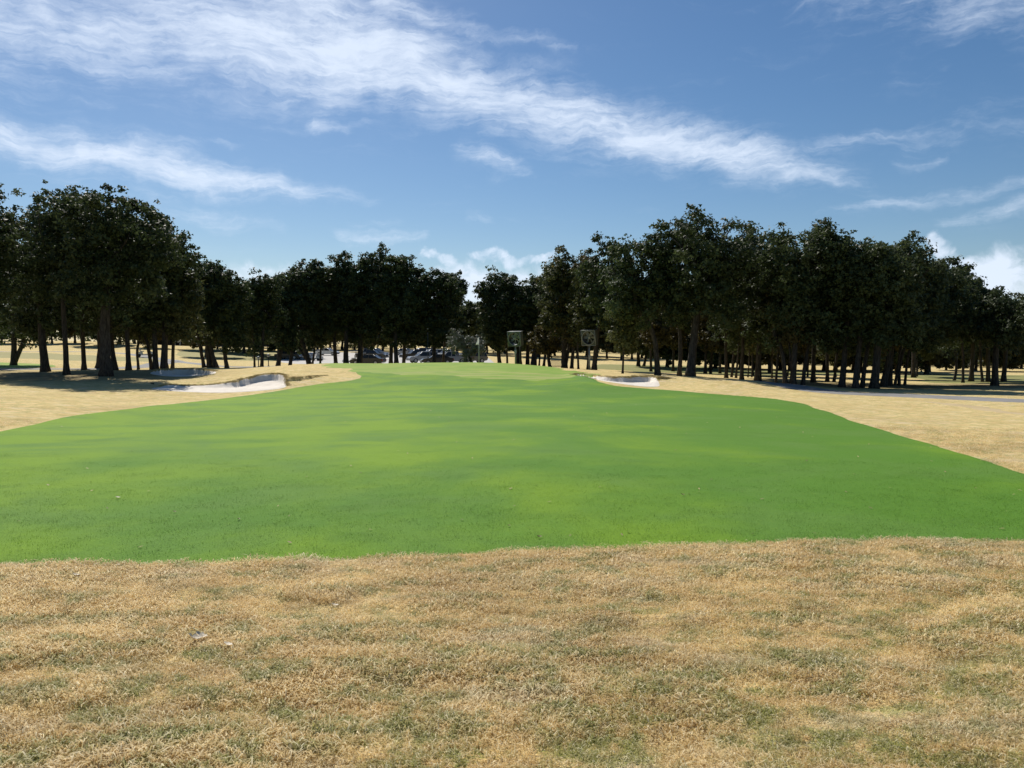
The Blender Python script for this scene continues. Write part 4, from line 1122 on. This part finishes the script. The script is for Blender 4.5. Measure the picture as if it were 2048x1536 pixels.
def cart(label, px, D, heading, roofc):
    x = xat(px, D); root = empty('golf_cart', (x, D, hz(x, D) + .04), math.radians(heading)); tag(root, label, 'golf cart', 'golf carts')
    bodym = paint('cart_paint', (.55, .55, .52))
    MB().prism([(-1.15, .3), (-1.15, .75), (-.3, .78), (-.25, .42), (.55, .4), (.75, .9), (1.15, .62), (1.2, .32)], -.55, .55).build('body', bodym, root, .05)
    MB().box((-.35, 0, .85), (.5, 1.0, .14)).box((-.6, 0, 1.12), (.12, 1.0, .42)).build('seat', simple('cart_seat', (.5, .48, .42)), root, .03)
    MB().box((-.05, 0, 1.86), (1.75, 1.15, .08)).build('roof', roofc, root, .03)
    for sx in (-.8, .72):
        for s in (-1, 1): MB().tube([(sx, s * .5, .7), (sx * .92, s * .5, 1.84)], .025, 6).build('roof_post', BLK, root)
    wm = MB().tube([(0, -.1, 0), (0, .1, 0)], .24, 14).mesh('wheel'); wm.materials.append(BLK)
    for ax in (-.78, .82):
        for s in (-1, 1): w = link('wheel', wm, None, root); w.location = (ax, s * .48, .24)
    MB().tube([(.55, .25, .85), (.35, .25, 1.12)], .02, 6).tube([(.35 + .12 * math.cos(a), .25 + .17 * math.sin(a), 1.12 + .06 * math.cos(a)) for a in np.linspace(0, 6.283, 13)], .015, 5).build('steering_wheel', BLK, root)
cart('golf cart parked on the cart path at left', 290, 112, 30, GREY and paint('cart_roof_dark', (.25, .27, .3)))
cart('golf cart half hidden by the thick trunk in the lot', 702, 112, 200, WHITE)
cart('golf cart left of the thin pair of trunks in the lot', 632, 133, 160, paint('cart_roof_dark', (.25, .27, .3)))

# ------------------------------------------------------------------ clubhouse
x = xat(372, 192); y = 192.0; z = hz(x, y) - .1
ch = empty('clubhouse', (x, y, z)); tag(ch, 'long low dark clubhouse with white eaves lines seen through the oaks', 'building')
WALL = simple('dark_brick', (.075, .06, .05), .9, .1, scale=8); ROOF = simple('dark_roof', (.06, .06, .06), .85, .1)
MB().box((4, 6, 1.3), (34, 8, 2.9)).build('wall', WALL, ch)
MB().box((4, 4.6, 2.95), (36.6, 12.5, .22)).build('roof', ROOF, ch)
MB().box((4, -1.72, 2.95), (36.8, .12, .34)).build('fascia', WHITE, ch)
MB().box((2, 6, 3.5), (20, 5, .9)).build('clerestory', WALL, ch); MB().box((2, 5.6, 4.0), (21, 6.6, .16)).build('upper_roof', ROOF, ch)
MB().box((2, 2.25, 4.0), (21.1, .1, .2)).build('upper_fascia', WHITE, ch)
for k in range(9): MB().box((-11 + k * 3.8, -1.2, 1.4), (.22, .22, 2.8)).build('column', WALL, ch)
for k in range(8):
    w = MB().box((-9.5 + k * 3.8, 1.97, 1.45), (2.2, .08, 1.6)).build('window', GLASS, ch)
    MB().box((-9.5 + k * 3.8, 1.93, 2.28), (2.3, .06, .07)).build('frame', WHITE, w)
MB().box((4, .2, -.02), (36, 4, .16)).build('terrace', CONC, ch)

SKIN = simple('skin', (.42, .26, .19))
def person(label, px, D, shirt, trousers, lean):
    x = xat(px, D); root = empty('person', (x, D, hz(x, D) + .06), lean); tag(root, label, 'person', 'golfers by the clubhouse')
    pts = [((0, 0, .95), .15), ((0, 0, 1.2), .15), ((0, 0, 1.42), .17), ((0, 0, 1.54), .06), ((0, -.01, 1.66), .1), ((0, 0, 1.76), .07),
           ((.1, 0, .9), .1), ((.13, -.03, .5), .07), ((.14, .02, .08), .05), ((.15, -.14, .04), .04),
           ((-.1, 0, .9), .1), ((-.13, -.05, .5), .07), ((-.15, .03, .08), .05), ((-.16, -.13, .04), .04),
           ((.21, 0, 1.42), .06), ((.29, .03, 1.16), .045), ((.25, -.14, .95), .035), ((.24, -.2, .88), .04),
           ((-.21, 0, 1.42), .06), ((-.3, .02, 1.16), .045), ((-.26, -.12, .93), .035), ((-.25, -.17, .85), .04)]
    ed = [(0, 1), (1, 2), (2, 3), (3, 4), (4, 5), (0, 6), (6, 7), (7, 8), (8, 9), (0, 10), (10, 11), (11, 12), (12, 13), (2, 14), (14, 15), (15, 16), (16, 17), (2, 18), (18, 19), (19, 20), (20, 21)]
    me = bpy.data.meshes.new('body'); me.from_pydata([p for p, r in pts], ed, [])
    o = link('body', me, None, root)
    sk = o.modifiers.new('skin', 'SKIN'); 
    for i, (p, r) in enumerate(pts): me.skin_vertices[0].data[i].radius = (r, r * .85)
    me.skin_vertices[0].data[0].use_root = True
    o.modifiers.new('sub', 'SUBSURF').levels = 1; o.modifiers['sub'].render_levels = 1
    m = Mat('figure_clothes'); oc = m.n('ShaderNodeTexCoord').outputs['Object']; s = m.n('ShaderNodeSeparateXYZ'); m.l(oc, s.inputs[0])
    c = m.mix(m.math('GREATER_THAN', s.outputs[2], .98), trousers, shirt)
    c = m.mix(m.math('GREATER_THAN', s.outputs[2], 1.52), c, (.42, .26, .19)); m.base(c, .8, .2); me.materials.append(m.m)
    MB().tube([(0, 0, 1.76), (0, 0, 1.84)], [.115, .08], 10).box((0, -.13, 1.77), (.16, .12, .02)).build('cap', WHITE, root)
for (lb, px, sh, tr, le) in (('person in a pale blue shirt standing left before the clubhouse', 350, (.45, .55, .7), (.5, .5, .5), .4),
                             ('person in a white shirt standing right before the clubhouse', 361, (.7, .72, .75), (.25, .3, .4), -.5)):
    person(lb, px, 184, sh, tr, le)
print('unique tris', sum(len(m_.loops) - 2 * len(m_.polygons) for m_ in bpy.data.meshes), {m_.name: len(m_.loops) - 2 * len(m_.polygons) for m_ in bpy.data.meshes if len(m_.polygons) > 60000})
